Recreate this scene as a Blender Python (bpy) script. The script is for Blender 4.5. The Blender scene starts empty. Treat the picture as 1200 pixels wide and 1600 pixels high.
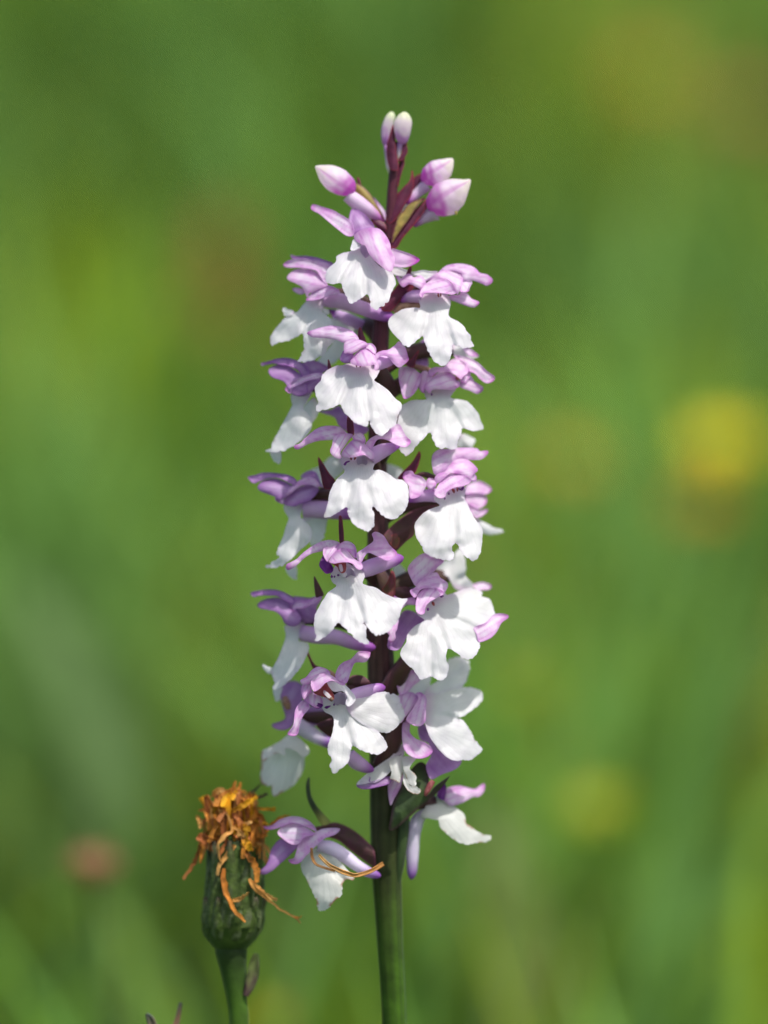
import bpy, math, random
import numpy as np
from mathutils import Vector, noise
from mathutils.geometry import delaunay_2d_cdt, intersect_point_line

random.seed(7)
rng = np.random.default_rng(7)
scene = bpy.context.scene
C = scene.collection

# ------------------------------------------------------------------ camera
K = 0.0925e-3            # metres per photograph pixel in the plane of the flower spike
D0 = 0.52                # camera to flower spike
ZC = 0.30                # camera height above the foot of the orchid
cam_d = bpy.data.cameras.new('camera')
cam = bpy.data.objects.new('camera', cam_d); C.objects.link(cam)
cam.location = (0, -D0, ZC); cam.rotation_euler = (math.radians(90), 0, 0)
cam_d.sensor_fit = 'VERTICAL'; cam_d.sensor_height = 17.3
cam_d.lens = 17.3 * D0 / (1600 * K)
cam_d.clip_start = 0.01; cam_d.clip_end = 2000
cam_d.dof.use_dof = True
cam_d.dof.focus_distance = D0 - 100 * K
cam_d.dof.aperture_fstop = 2.7
scene.camera = cam

# ------------------------------------------------------------------ sky and sun
SUN = Vector((0.30, -0.38, 0.87)).normalized()      # towards the sun
elev = math.asin(SUN.z); azim = math.atan2(SUN.x, SUN.y)
world = bpy.data.worlds.new('World'); scene.world = world; world.use_nodes = True
wn = world.node_tree.nodes; wl = world.node_tree.links
sky = wn.new('ShaderNodeTexSky'); sky.sky_type = 'NISHITA'; sky.sun_disc = False
sky.sun_elevation = elev; sky.sun_rotation = azim; sky.altitude = 600; sky.air_density = 1.0; sky.dust_density = 5.0; sky.ozone_density = .6
bg = wn['Background']; bg.inputs['Strength'].default_value = 0.15
wl.new(sky.outputs['Color'], bg.inputs['Color'])
sun_d = bpy.data.lights.new('sun', 'SUN'); sun_d.energy = 3.5; sun_d.angle = math.radians(0.53)
sun_d.color = (1.0, 0.97, 0.925)
sun = bpy.data.objects.new('sun', sun_d); C.objects.link(sun)
sun.rotation_euler = SUN.to_track_quat('Z', 'Y').to_euler(); sun.location = (1, -1, 4)
scene.view_settings.view_transform = 'Standard'; scene.view_settings.look = 'None'
scene.view_settings.exposure = 0.58; scene.view_settings.gamma = 1.0
scene.render.engine = 'CYCLES'
scene.cycles.use_denoising = True
scene.cycles.max_bounces = 10; scene.cycles.diffuse_bounces = 5; scene.cycles.transmission_bounces = 8
scene.cycles.sample_clamp_indirect = 6

# ------------------------------------------------------------------ helpers
def P(px, py, d=0.0):
    """a point of the place: px, py measured in the photograph, d = depth behind the spike's axis (same unit)"""
    D = D0 + d * K
    f = K / D0 * D
    return Vector(((px - 600) * f, d * K, ZC - (py - 800) * f))

def empty(name, loc, parent=None):
    o = bpy.data.objects.new(name, None); C.objects.link(o); o.empty_display_size = 0.01
    if parent is not None: o.parent = parent; o.location = Vector(loc) - parent.location
    else: o.location = loc
    return o

def child(name, verts, faces, cols, mat, parent, origin, smooth=True, solid=0.0, par=None):
    """mesh child with world-space verts, whose parent chain sits at `origin` without rotation"""
    me = bpy.data.meshes.new(name)
    me.from_pydata([tuple(Vector(v) - origin) for v in verts], [], faces)
    if cols is not None:
        a = me.color_attributes.new('Col', 'FLOAT_COLOR', 'POINT')
        a.data.foreach_set('color', np.array([(c[0], c[1], c[2], 1) for c in cols], dtype=np.float32).ravel())
    if par is not None:
        a = me.attributes.new('Par', 'FLOAT_VECTOR', 'POINT'); a.data.foreach_set('vector', np.array(par, dtype=np.float32).ravel())
    if smooth: me.polygons.foreach_set('use_smooth', [True] * len(me.polygons))
    me.update()
    o = bpy.data.objects.new(name, me); C.objects.link(o)
    me.materials.append(mat)
    if parent is not None: o.parent = parent
    if solid:
        m = o.modifiers.new('thickness', 'SOLIDIFY'); m.thickness = solid; m.offset = 0
        es = o.modifiers.new('crisp_margin', 'EDGE_SPLIT'); es.split_angle = math.radians(50)
    return o

def tag(o, label=None, cat=None, group=None, kind=None):
    if label: o['label'] = label
    if cat: o['category'] = cat
    if group: o['group'] = group
    if kind: o['kind'] = kind
    return o

def mix(a, b, t):
    t = max(0.0, min(1.0, t))
    return tuple(a[i] * (1 - t) + b[i] * t for i in range(3))

def sstep(a, b, x):
    t = max(0.0, min(1.0, (x - a) / (b - a))) if a != b else float(x > a)
    return t * t * (3 - 2 * t)

# ------------------------------------------------------------------ materials
def new_mat(name):
    m = bpy.data.materials.new(name); m.use_nodes = True
    n = m.node_tree.nodes; l = m.node_tree.links
    return m, n, l, n['Principled BSDF'], n['Material Output']

def tissue(name, translucency, rough, var_scale, var, bump_scale, bump, spec=0.35, warm=(1, 1, 1), vein=0.0):
    """plant tissue: pigment from the Col attribute, mottled by noise, lets some light through"""
    m, n, l, b, out = new_mat(name)
    at = n.new('ShaderNodeAttribute'); at.attribute_name = 'Col'
    tc = n.new('ShaderNodeTexCoord')
    nz = n.new('ShaderNodeTexNoise'); nz.inputs['Scale'].default_value = var_scale; nz.inputs['Detail'].default_value = 5
    l.new(tc.outputs['Object'], nz.inputs['Vector'])
    mr = n.new('ShaderNodeMapRange'); mr.inputs[1].default_value = .3; mr.inputs[2].default_value = .7
    mr.inputs[3].default_value = 1 - var; mr.inputs[4].default_value = 1 + var * .35
    l.new(nz.outputs['Fac'], mr.inputs[0])
    vfac = None
    if vein:
        pa = n.new('ShaderNodeAttribute'); pa.attribute_name = 'Par'; sp = n.new('ShaderNodeSeparateXYZ'); l.new(pa.outputs['Vector'], sp.inputs[0])
        m1 = n.new('ShaderNodeMath'); m1.operation = 'MULTIPLY'; m1.inputs[1].default_value = 62; l.new(sp.outputs['Y'], m1.inputs[0])
        m2 = n.new('ShaderNodeMath'); m2.operation = 'MULTIPLY_ADD'; m2.inputs[1].default_value = 11; l.new(nz.outputs['Fac'], m2.inputs[0]); l.new(m1.outputs[0], m2.inputs[2])
        m3 = n.new('ShaderNodeMath'); m3.operation = 'SINE'; l.new(m2.outputs[0], m3.inputs[0])
        vm = n.new('ShaderNodeMapRange'); vm.inputs[1].default_value = .25; vm.inputs[2].default_value = 1.0; l.new(m3.outputs[0], vm.inputs[0]); vfac = vm.outputs[0]
        ms_ = n.new('ShaderNodeMath'); ms_.operation = 'MULTIPLY_ADD'; ms_.inputs[1].default_value = -vein; ms_.inputs[2].default_value = 1.0; l.new(vfac, ms_.inputs[0])
        mm = n.new('ShaderNodeMath'); mm.operation = 'MULTIPLY'; l.new(mr.outputs[0], mm.inputs[0]); l.new(ms_.outputs[0], mm.inputs[1]); mr = mm
    mul = n.new('ShaderNodeVectorMath'); mul.operation = 'SCALE'
    l.new(at.outputs['Color'], mul.inputs[0]); l.new(mr.outputs[0], mul.inputs['Scale'])
    l.new(mul.outputs[0], b.inputs['Base Color'])
    b.inputs['Roughness'].default_value = rough
    b.inputs['Specular IOR Level'].default_value = spec
    b.inputs['Sheen Weight'].default_value = 0.05
    n2 = n.new('ShaderNodeTexNoise'); n2.inputs['Scale'].default_value = bump_scale; n2.inputs['Detail'].default_value = 3
    l.new(tc.outputs['Object'], n2.inputs['Vector'])
    bp = n.new('ShaderNodeBump'); bp.inputs['Strength'].default_value = bump; bp.inputs['Distance'].default_value = 0.0002
    if vfac is not None:
        ad = n.new('ShaderNodeMath'); ad.operation = 'MULTIPLY_ADD'; ad.inputs[1].default_value = -.42; l.new(vfac, ad.inputs[0]); l.new(n2.outputs['Fac'], ad.inputs[2]); l.new(ad.outputs[0], bp.inputs['Height'])
    else: l.new(n2.outputs['Fac'], bp.inputs['Height'])
    l.new(bp.outputs[0], b.inputs['Normal'])
    if translucency > 0:
        tr = n.new('ShaderNodeBsdfTranslucent'); ms = n.new('ShaderNodeMixShader'); ms.inputs[0].default_value = translucency
        tint = n.new('ShaderNodeMix'); tint.data_type = 'RGBA'; tint.blend_type = 'MULTIPLY'; tint.inputs[0].default_value = 1
        tint.inputs[7].default_value = (*warm, 1)
        l.new(mul.outputs[0], tint.inputs[6]); l.new(tint.outputs[2], tr.inputs['Color']); l.new(bp.outputs[0], tr.inputs['Normal'])
        l.new(b.outputs[0], ms.inputs[1]); l.new(tr.outputs[0], ms.inputs[2]); l.new(ms.outputs[0], out.inputs['Surface'])
    return m

M_PETAL = tissue('petal_tissue', .66, .42, 420, .07, 4200, .14, spec=.4, vein=.035)
M_TUBE = tissue('spur_tissue', .45, .42, 500, .12, 5200, .1, spec=.35)
M_GREEN = tissue('stem_tissue', .08, .50, 380, .35, 1800, .35, spec=.2)
M_INV = tissue('bristly_bract_tissue', .06, .6, 1100, .5, 1500, .9, spec=.25)
M_DRY = tissue('dried_floret_tissue', .45, .6, 600, .45, 1500, .6, spec=.2)
M_GRASS = tissue('grass_blade_tissue', .42, .55, 6, .35, 200, .1, spec=.08, warm=(1.0, 1.0, .5))
M_FLOWER = tissue('meadow_flower_tissue', .35, .55, 60, .2, 300, .1, spec=.2)

# ------------------------------------------------------------------ pigments (linear base colours)
WHITE = (.86, .85, .852); LIL = (.77, .39, .76); PALE = (.91, .78, .90); PURP = (.45, .12, .51); MAG = (.58, .11, .55)
MAROON = (.105, .014, .040); DKGRN = (.035, .060, .016)
def pig(pal, s, e, n, v=0.0):
    """s 0 base..1 tip, e 0 edge..1 middle, n noise -1..1"""
    if pal == 'W':                                   # lip
        c = mix((.80, .66, .78), WHITE, sstep(.02, .22, s)); c = mix(c, (.70, .60, .76), .30 * (1 - sstep(0, .08, e)))
        c = mix(c, (.50, .33, .18), .35 * (1 - sstep(0, .05, e)) * sstep(.45, .75, n) * sstep(.5, .8, s))
        return mix(c, (.74, .69, .76), .4 * max(0, n))
    if pal == 'A':                                   # ageing lip, browning margin
        c = mix((.80, .79, .76), (.86, .85, .83), e); return mix(c, (.45, .20, .08), (1 - sstep(0, .06, e)) * sstep(.2, .6, n + .25) * sstep(.3, .7, s))
    if pal == 'S':                                   # sepal
        c = mix(PALE, LIL, .30 + .55 * n + .15 * s); c = mix(c, PURP, .30 * (1 - sstep(0, .22, e))); c = mix(c, (.90, .84, .92), .85 * sstep(.25, .8, e) * (.6 - .5 * n)); c = mix(c, MAG, .55 * v)
        return mix(c, MAG, .65 * sstep(.86, 1.0, s))
    if pal == 'H':                                   # hood petals
        c = mix(PALE, LIL, .28 + .6 * n); c = mix(c, MAG, .60 * (1 - sstep(0, .30, e)) * (.35 + .65 * abs(n))); c = mix(c, (.90, .83, .92), .8 * sstep(.3, .85, e) * (.7 - .4 * n)); c = mix(c, MAG, .62 * v)
        return mix(c, PURP, .35 * (1 - sstep(.0, .3, s)))
    if pal == 'D':                                   # violet sepals and petals, shade of the left side put into the colour
        c = mix((.66, .42, .71), (.52, .26, .60), .4 + .5 * n); c = mix(c, (.80, .67, .86), .6 * sstep(.35, 1, e)); c = mix(c, (.30, .08, .42), .35 * v); return mix(c, (.27, .06, .39), .5 * (1 - sstep(0, .18, e)))
    if pal == 'V':
        return mix(mix((.52, .26, .61), (.70, .48, .76), .4 + .6 * n), (.34, .10, .45), .4 * v)
    if pal == 'P':                                   # deep purple
        return mix((.22, .03, .30), (.36, .10, .46), .4 + n)
    if pal == 'T':                                   # spur: lilac, purple end
        c = mix((.78, .57, .82), (.67, .41, .73), .4 + .4 * n); return mix(c, (.36, .09, .46), sstep(.45, 1.0, s))
    if pal == 'U':                                   # pale spur
        c = mix((.82, .76, .86), (.74, .62, .82), .5 + .5 * n); return mix(c, (.33, .11, .50), sstep(.62, 1.0, s))
    if pal == 'O':                                   # tan ovary
        return mix((.42, .26, .17), (.25, .10, .09), .4 + .8 * n)
    if pal == 'M':
        c = mix(MAROON, (.055, .010, .030), .5 + .5 * n); return mix(c, (.24, .022, .035), .7 * (1 - sstep(0, .25, e)) + .3 * sstep(.7, 1, s))
    if pal == 'N':                                   # brownish maroon ovary or bract
        c = mix((.075, .022, .035), (.060, .038, .020), .5 + .7 * n); return mix(c, (.20, .045, .09), .5 * (1 - sstep(0, .25, e)))
    if pal == 'Y':                                   # olive bract
        c = mix((.34, .24, .06), (.20, .16, .04), .5 + .7 * n); return mix(c, MAROON, (1 - sstep(0, .3, e)))
    if pal == 'G':                                   # green bract
        c = mix((.050, .085, .026), (.028, .045, .018), .5 + .5 * n); return mix(c, (.06, .015, .035), .8 * (1 - sstep(0, .22, e)))
    if pal == 'Q':                                   # green bract, yellow foot
        return mix((.22, .24, .05), (.035, .05, .022), sstep(.1, .45, s))
    if pal == 'B':                                   # bud
        c = mix(MAG, PALE, sstep(.05, .50, s + .25 * n)); return mix(mix(c, (.88, .84, .74), sstep(.40, .95, s + .3 * n)), MAG, .6 * v)
    if pal == 'K':                                   # white green top bud
        c = mix((.60, .30, .66), (.84, .72, .80), sstep(.10, .50, s + .2 * n)); return mix(c, (.80, .84, .58), sstep(.6, .95, s))
    if pal == 'I':                                   # pinkish bud tube
        c = mix((.82, .70, .82), (.72, .46, .74), .5 + .5 * n); return mix(c, (.56, .10, .52), sstep(.45, 1, s))
    if pal == 'R':
        return mix((.34, .05, .05), (.55, .20, .17), .4 + .8 * n)
    if pal == 'Z':
        return mix((.55, .22, .22), (.38, .10, .12), .5 + n)
    if pal == 'E':                                   # reddish bract
        return mix(mix((.10, .055, .025), (.17, .035, .05), .5 + n), (.30, .05, .06), .8 * (1 - sstep(0, .3, e)))
    if pal == 'X':                                   # spur mouth with its shade painted in
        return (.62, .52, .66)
    return WHITE

# ------------------------------------------------------------------ surface builders
def pts2(s):
    return [tuple(float(v) for v in t.split(',')) for t in s.split()]

def catmull_closed(p, spacing):
    p = np.array(p, float); n = len(p); out = []
    for i in range(n):
        a, b, c, d = p[i - 1], p[i], p[(i + 1) % n], p[(i + 2) % n]
        m = max(1, int(round(np.linalg.norm(c - b) / spacing)))
        for k in range(m):
            t = k / m
            out.append(.5 * ((2 * b) + (c - a) * t + (2 * a - 5 * b + 4 * c - d) * t * t + (3 * b - a - 3 * c + d) * t ** 3))
    return np.array(out)

def catmull_open(p, n):
    p = np.array(p, float); q = np.vstack([2 * p[0] - p[1], p, 2 * p[-1] - p[-2]])
    seg = np.linalg.norm(np.diff(p[:, :3], axis=0), axis=1); cum = np.concatenate([[0], np.cumsum(seg)])
    out = []
    for t in np.linspace(0, cum[-1], n):
        i = min(len(p) - 2, max(0, int(np.searchsorted(cum, t, 'right') - 1)))
        u = (t - cum[i]) / max(1e-9, seg[i])
        a, b, c, d = q[i], q[i + 1], q[i + 2], q[i + 3]
        out.append(.5 * ((2 * b) + (c - a) * u + (2 * a - 5 * b + 4 * c - d) * u * u + (3 * b - a - 3 * c + d) * u ** 3))
    return np.array(out)

def inside(poly, x, y):
    xi, yi = poly[:, 0], poly[:, 1]; xj, yj = np.roll(xi, 1), np.roll(yi, 1)
    cond = ((yi > y) != (yj > y)); dy = np.where(yj == yi, 1e-9, yj - yi)
    return (np.count_nonzero(cond & (x < (xj - xi) * (y - yi) / dy + xi)) % 2) == 1

PRM = dict(lip=dict(gy=-.72, curl=.25, side=.25, wav=4.6, jag=1.9, sol=.7, rim=1.2),
           petal=dict(gy=-.62, curl=.15, side=.40, wav=2.4, jag=.3, sol=.8, rim=2.6),
           sepal=dict(gy=-.55, curl=.25, side=.16, wav=3.0, jag=.35, sol=.8, rim=3.4),
           bract=dict(gy=-.10, curl=.08, side=.45, wav=.8, jag=.1, sol=1.6),
           column=dict(gy=-.4, curl=.0, side=.6, wav=.3, jag=.1, sol=2.0),
           mouth=dict(gy=.4, curl=0, side=-.6, wav=0, jag=0, sol=1.0))
SEED = [0]; OVARY = []
class Flower:
    def __init__(self, name, plant, ox, oy, d, at, gx=0.0, label=None, scale=6.0, ovary=True):
        self.o, self.oy_, self.d, self.gx, self.sc = (ox, oy), oy, d, gx, scale
        x, y = self.px(*at)
        self.org = P(x, y, d)
        self.e = empty(name, self.org, plant)
        if label: self.e['label'] = label
        if name == 'flower' and ovary: OVARY.append((self.e, (x, y, d)))
    def px(self, x, y):
        return self.o[0] + x / self.sc, self.o[1] + y / self.sc
    def patch(self, name, outline, pal, T=None, d=0.0, kind=None, mat=None, tip=None, grid=None, **kw):
        prm = dict(PRM[kind or name]); prm.update(kw)
        SEED[0] += 1; sd = SEED[0] * 7.31; rsg = 1 if noise.noise((sd, 1.7, 4.4)) > -.1 else -.6
        poly = np.array([self.px(*p) for p in pts2(outline)])
        cen = poly.mean(0)
        size = math.sqrt(np.ptp(poly[:, 0]) * np.ptp(poly[:, 1]))
        g = grid or max(1.5, min(3.4, size / 20))
        ring = catmull_closed(poly, 1.25 if prm['jag'] > 1 else max(1.0, g * .55))
        Tp = np.array(self.px(*T)) if T else cen
        if tip is not None: ax = np.array(self.px(*tip)) - Tp
        elif T: ax = poly[np.argmax(np.linalg.norm(poly - Tp, axis=1))] - Tp
        else: ax = np.array([0, 1.0])
        ax = ax / (np.linalg.norm(ax) + 1e-9); bx = np.array([-ax[1], ax[0]])
        s_all = (ring - Tp) @ ax; smin, smax = s_all.min(), s_all.max(); L = max(4, smax - smin)
        W = max(3, np.abs((ring - cen) @ bx).max()); cc = float((cen - Tp) @ bx)
        if prm['jag']:
            tg = np.roll(ring, -1, 0) - np.roll(ring, 1, 0); nn = np.stack([tg[:, 1], -tg[:, 0]], 1); nn /= (np.linalg.norm(nn, axis=1)[:, None] + 1e-9)
            for i, q in enumerate(ring):
                w = .25 + .75 * sstep(.45, .85, (s_all[i] - smin) / L)
                a = noise.noise((q[0] * .16, q[1] * .16, sd)) * 1.0 + abs(noise.noise((q[0] * .30, q[1] * .30, sd + 3))) * 1.3
                ring[i] = q + nn[i] * prm['jag'] * a * w
        lo, hi = ring.min(0), ring.max(0); inn = []
        row = 0; y = lo[1] + g * .5
        while y < hi[1]:
            x = lo[0] + g * (.25 + .5 * (row % 2))
            while x < hi[0]:
                if inside(ring, x, y) and np.min(np.hypot(ring[:, 0] - x, ring[:, 1] - y)) > g * .55: inn.append((x, y))
                x += g
            y += g * .87; row += 1
        allp = [Vector((float(a), float(b))) for a, b in ring] + [Vector(q) for q in inn]
        nr = len(ring)
        vs, _, fs, *_ = delaunay_2d_cdt(allp, [], [list(range(nr))], 1, 1e-4)
        gx = prm.get('gx', self.gx * (1.0 if name == 'lip' else .6)); gy = prm['gy']; h = []; cols = []
        emax = max(2.0, min(W, L * .5) * .8)
        ref = Tp if (kind or name) == 'lip' else cen
        verts = []; sinus = []; par = []; lipk = (kind or name) == 'lip'
        if prm['jag'] > 1:
            dist = np.linalg.norm(ring - Tp, axis=1); m_ = len(ring); wnd = max(4, int(11 / 1.25))
            for i in range(m_):
                nb = [dist[(i + k) % m_] for k in range(-wnd, wnd + 1)]
                if dist[i] <= min(nb) and (s_all[i] - smin) / L > .38 and max(nb[0], nb[-1]) - dist[i] > 3 and min(nb[0], nb[-1]) - dist[i] > 1: sinus.append(ring[i])
        for v in vs:
            q = np.array((v.x, v.y)); r = q - Tp; s = float(r @ ax); c = float(r @ bx) - cc
            sn = (s - smin) / L; e = min(1.0, float(np.min(np.hypot(ring[:, 0] - q[0], ring[:, 1] - q[1]))) / emax)
            dd = self.d + d + gx * (q[0] - ref[0]) + gy * (q[1] - ref[1])
            dd += prm['curl'] * L * (sn - .35) ** 2 * 1.5 + prm['side'] * W * (((c / W) ** 2 if lipk else .35 * (c / W) ** 2 + .75 * math.sqrt((c / W) ** 2 + .006)) - (.3 if name != 'lip' else 0))
            lw = prm['wav']
            if lw:
                dd += lw * 1.5 * noise.noise((q[0] * .034, q[1] * .034, sd)) + lw * .34 * noise.noise((q[0] * .085, q[1] * .085, sd + 9)) * (1.2 - e)
                ang = math.atan2(c, max(4.0, s + 10)); dd += (lw * .22 * math.sin(ang * 9 + sd) + .14 * math.sin(ang * 44 + sd)) * sstep(.15, .6, sn)
            for z in sinus:
                u = Tp - z; lu = np.linalg.norm(u); u = u / lu; w = q - z; al = float(w @ u); ac = abs(float(w[0] * u[1] - w[1] * u[0]))
                if -4 < al < lu * .85: dd += 6.5 * (1 - sstep(.25, .85, al / lu)) * math.exp(-(ac / (4.0 + .10 * max(0, al))) ** 2)
            if prm.get('rim'): dd -= prm['rim'] * rsg * (1 - sstep(0, .30, e))
            par.append((sn, math.atan2(c, max(6.0, s + 14)) if lipk else c / W * .55, e))
            verts.append(P(q[0], q[1], dd))
            nz = noise.noise((q[0] * .07, q[1] * .07, sd + 20)) + .5 * noise.noise((q[0] * .2, q[1] * .2, sd + 30))
            vn = max(0.0, math.cos((c / W) * 10.5 + .6 * nz)) ** 5 * sstep(.02, .25, e) * (1 - .5 * sn)
            cols.append(pig(pal, sn, e, nz, vn))
        m = mat or (M_GREEN if pal in 'MNGYQOE' else M_PETAL)
        return child(name, verts, [tuple(f) for f in fs], cols, m, self.e, self.org, solid=prm['sol'] * K, par=par)
    def tube(self, name, spine, pal, mat=None, n=22, m=14, flat=1.0, ridge=0.0, dd=0.0):
        """spine items x,y,d,r (x,y,r in the enlarged view, d in photograph pixels)"""
        q = [(*self.px(a[0], a[1]), self.d + a[2] + dd, a[3] / self.sc) for a in pts2(spine)]
        SEED[0] += 1
        o = tube_mesh(name, q, pal, mat or (M_GREEN if pal in 'MNGYO' else M_TUBE), self.e, self.org, n, m, flat, ridge, SEED[0] * 3.7)
        return o
    def dot(self, name, x, y, r, pal, d=0.0, mat=None):
        return self.tube(name, f'{x},{y - r},{d},{r * .35} {x},{y - r * .5},{d - 1},{r * .9} {x},{y + r * .5},{d - 1},{r * .9} {x},{y + r},{d},{r * .3}', pal, mat, n=7, m=8)

def tube_mesh(name, q, pal, mat, parent, org, n=22, m=14, flat=1.0, ridge=0.0, sd=0.0, flute=0.0):
    c = catmull_open(q, n); verts = []; faces = []; cols = []
    up = None
    ctr = [P(a[0], a[1], a[2]) for a in c]
    for i in range(n):
        t = (ctr[min(n - 1, i + 1)] - ctr[max(0, i - 1)]).normalized()
        if up is None: up = Vector((0, -1, 0)) if abs(t.y) < .9 else Vector((0, 0, 1))
        side = t.cross(up).normalized(); up = side.cross(t).normalized()
        r = max(.15, c[i][3]) * K * (D0 + c[i][2] * K) / D0
        for j in range(m):
            a = 2 * math.pi * j / m
            rr = r * (1 + ridge * math.cos(3 * a) - (.07 * max(0, math.cos(3 * a + .9 + .5 * i / n)) ** 14 if ridge else 0) + flute * math.cos(11 * a + .02 * i)) * (1 + .05 * noise.noise((i * .3, math.cos(a) * 1.5, sd)))
            verts.append(ctr[i] + side * math.cos(a) * rr + up * math.sin(a) * rr * flat)
            nz = noise.noise((i * .25, math.cos(a) * 1.3 + sd, math.sin(a) * 1.3)) + (.38 * math.cos(a + .7) if ridge == .06 else 0)
            cols.append(pig(pal, i / (n - 1), .6, nz, max(0, math.cos(3 * a + .9 + .5 * i / n)) ** 14) if isinstance(pal, str) else pal(i / (n - 1), a, nz))
    for i in range(n - 1):
        for j in range(m):
            faces.append((i * m + j, i * m + (j + 1) % m, (i + 1) * m + (j + 1) % m, (i + 1) * m + j))
    verts += [ctr[0], ctr[-1]]; cols += [cols[0], cols[-1]]; a, b = len(verts) - 2, len(verts) - 1
    for j in range(m):
        faces.append((a, (j + 1) % m, j)); faces.append((b, (n - 1) * m + j, (n - 1) * m + (j + 1) % m))
    return child(name, verts, faces, cols, mat, parent, org)

def strand(name, q, w, cols2, mat, parent, org, n=12, twist=0.0, curlup=.25, thick=1.6, rough=0.0):
    """a narrow ribbon along photograph points x,y,d with the full widths w; cols2 = pigment at foot and tip"""
    SEED[0] += 1; sd = SEED[0] * 2.3
    k = len(q); qq = [(*a, w[i] if isinstance(w, (list, tuple)) else w) for i, a in enumerate(q)]
    c = catmull_open(qq, n); verts = []; cols = []; faces = []
    for i in range(n):
        c[i][0] += rough * noise.noise((i * .55, sd, 3.1)); c[i][1] += rough * noise.noise((i * .55, sd, 7.7)); c[i][3] *= 1 + .22 * rough * noise.noise((i * .6, sd, 11.0))
    ctr = [P(a[0], a[1], a[2]) for a in c]
    for i in range(n):
        t = (ctr[min(n - 1, i + 1)] - ctr[max(0, i - 1)]).normalized()
        v = Vector((0, -1, 0)); side = t.cross(v)
        side = side.normalized() if side.length > 1e-4 else Vector((1, 0, 0)); nn = side.cross(t).normalized()
        a = twist * (i / (n - 1) - .3) + .6 * noise.noise((i * .4, sd, 0)); s2 = side * math.cos(a) + nn * math.sin(a); n2 = nn * math.cos(a) - side * math.sin(a)
        hw = max(.25, c[i][3]) * .5 * K
        for u in (-1, -.4, .4, 1):
            verts.append(ctr[i] + s2 * hw * u + n2 * hw * curlup * 2 * (u * u - .4))
            z = noise.noise((i * .5 + sd, u, 1.5)); cols.append(tuple(max(.003, x * (1 + .45 * z)) for x in mix(cols2[0], cols2[1], i / (n - 1) + .35 * z)))
    for i in range(n - 1):
        for j in range(3): faces.append((i * 4 + j, i * 4 + j + 1, i * 4 + j + 5, i * 4 + j + 4))
    return child(name, verts, faces, cols, mat, parent, org, solid=thick * K)

# ------------------------------------------------------------------ the meadow slope
SLOPE = 0.25
def ground_z(x, y):
    z = SLOPE * y + .012 * noise.noise((x * 2.1, y * 2.1, 3.0)) + .10 * noise.noise((x * .25, y * .25, 8.0)) * min(1, abs(y) * .3)
    if y > 25: z -= .0016 * (y - 25) ** 2
    if y < -10: z += .10 * (-10 - y)
    return z

def build_ground():
    n = 91; t = np.linspace(-1, 1, n); c = np.sinh(t * 5.2) / math.sinh(5.2) * 90
    verts = [(x, y, ground_z(x, y)) for y in c for x in c]
    faces = [(j * n + i, j * n + i + 1, (j + 1) * n + i + 1, (j + 1) * n + i) for j in range(n - 1) for i in range(n - 1)]
    me = bpy.data.meshes.new('ground'); me.from_pydata(verts, [], faces); me.polygons.foreach_set('use_smooth', [True] * len(faces))
    m, nd, l, b, out = new_mat('meadow_soil')
    tc = nd.new('ShaderNodeTexCoord'); a = nd.new('ShaderNodeTexNoise'); a.inputs['Scale'].default_value = 9; a.inputs['Detail'].default_value = 8
    l.new(tc.outputs['Object'], a.inputs['Vector'])
    r = nd.new('ShaderNodeValToRGB'); r.color_ramp.elements[0].position = .35; r.color_ramp.elements[0].color = (.022, .060, .006, 1)
    r.color_ramp.elements[1].position = .68; r.color_ramp.elements[1].color = (.050, .12, .010, 1)
    l.new(a.outputs['Fac'], r.inputs[0]); l.new(r.outputs[0], b.inputs['Base Color']); b.inputs['Roughness'].default_value = .9
    me.materials.append(m)
    o = bpy.data.objects.new('ground', me); C.objects.link(o); tag(o, kind='structure')
build_ground()

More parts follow.
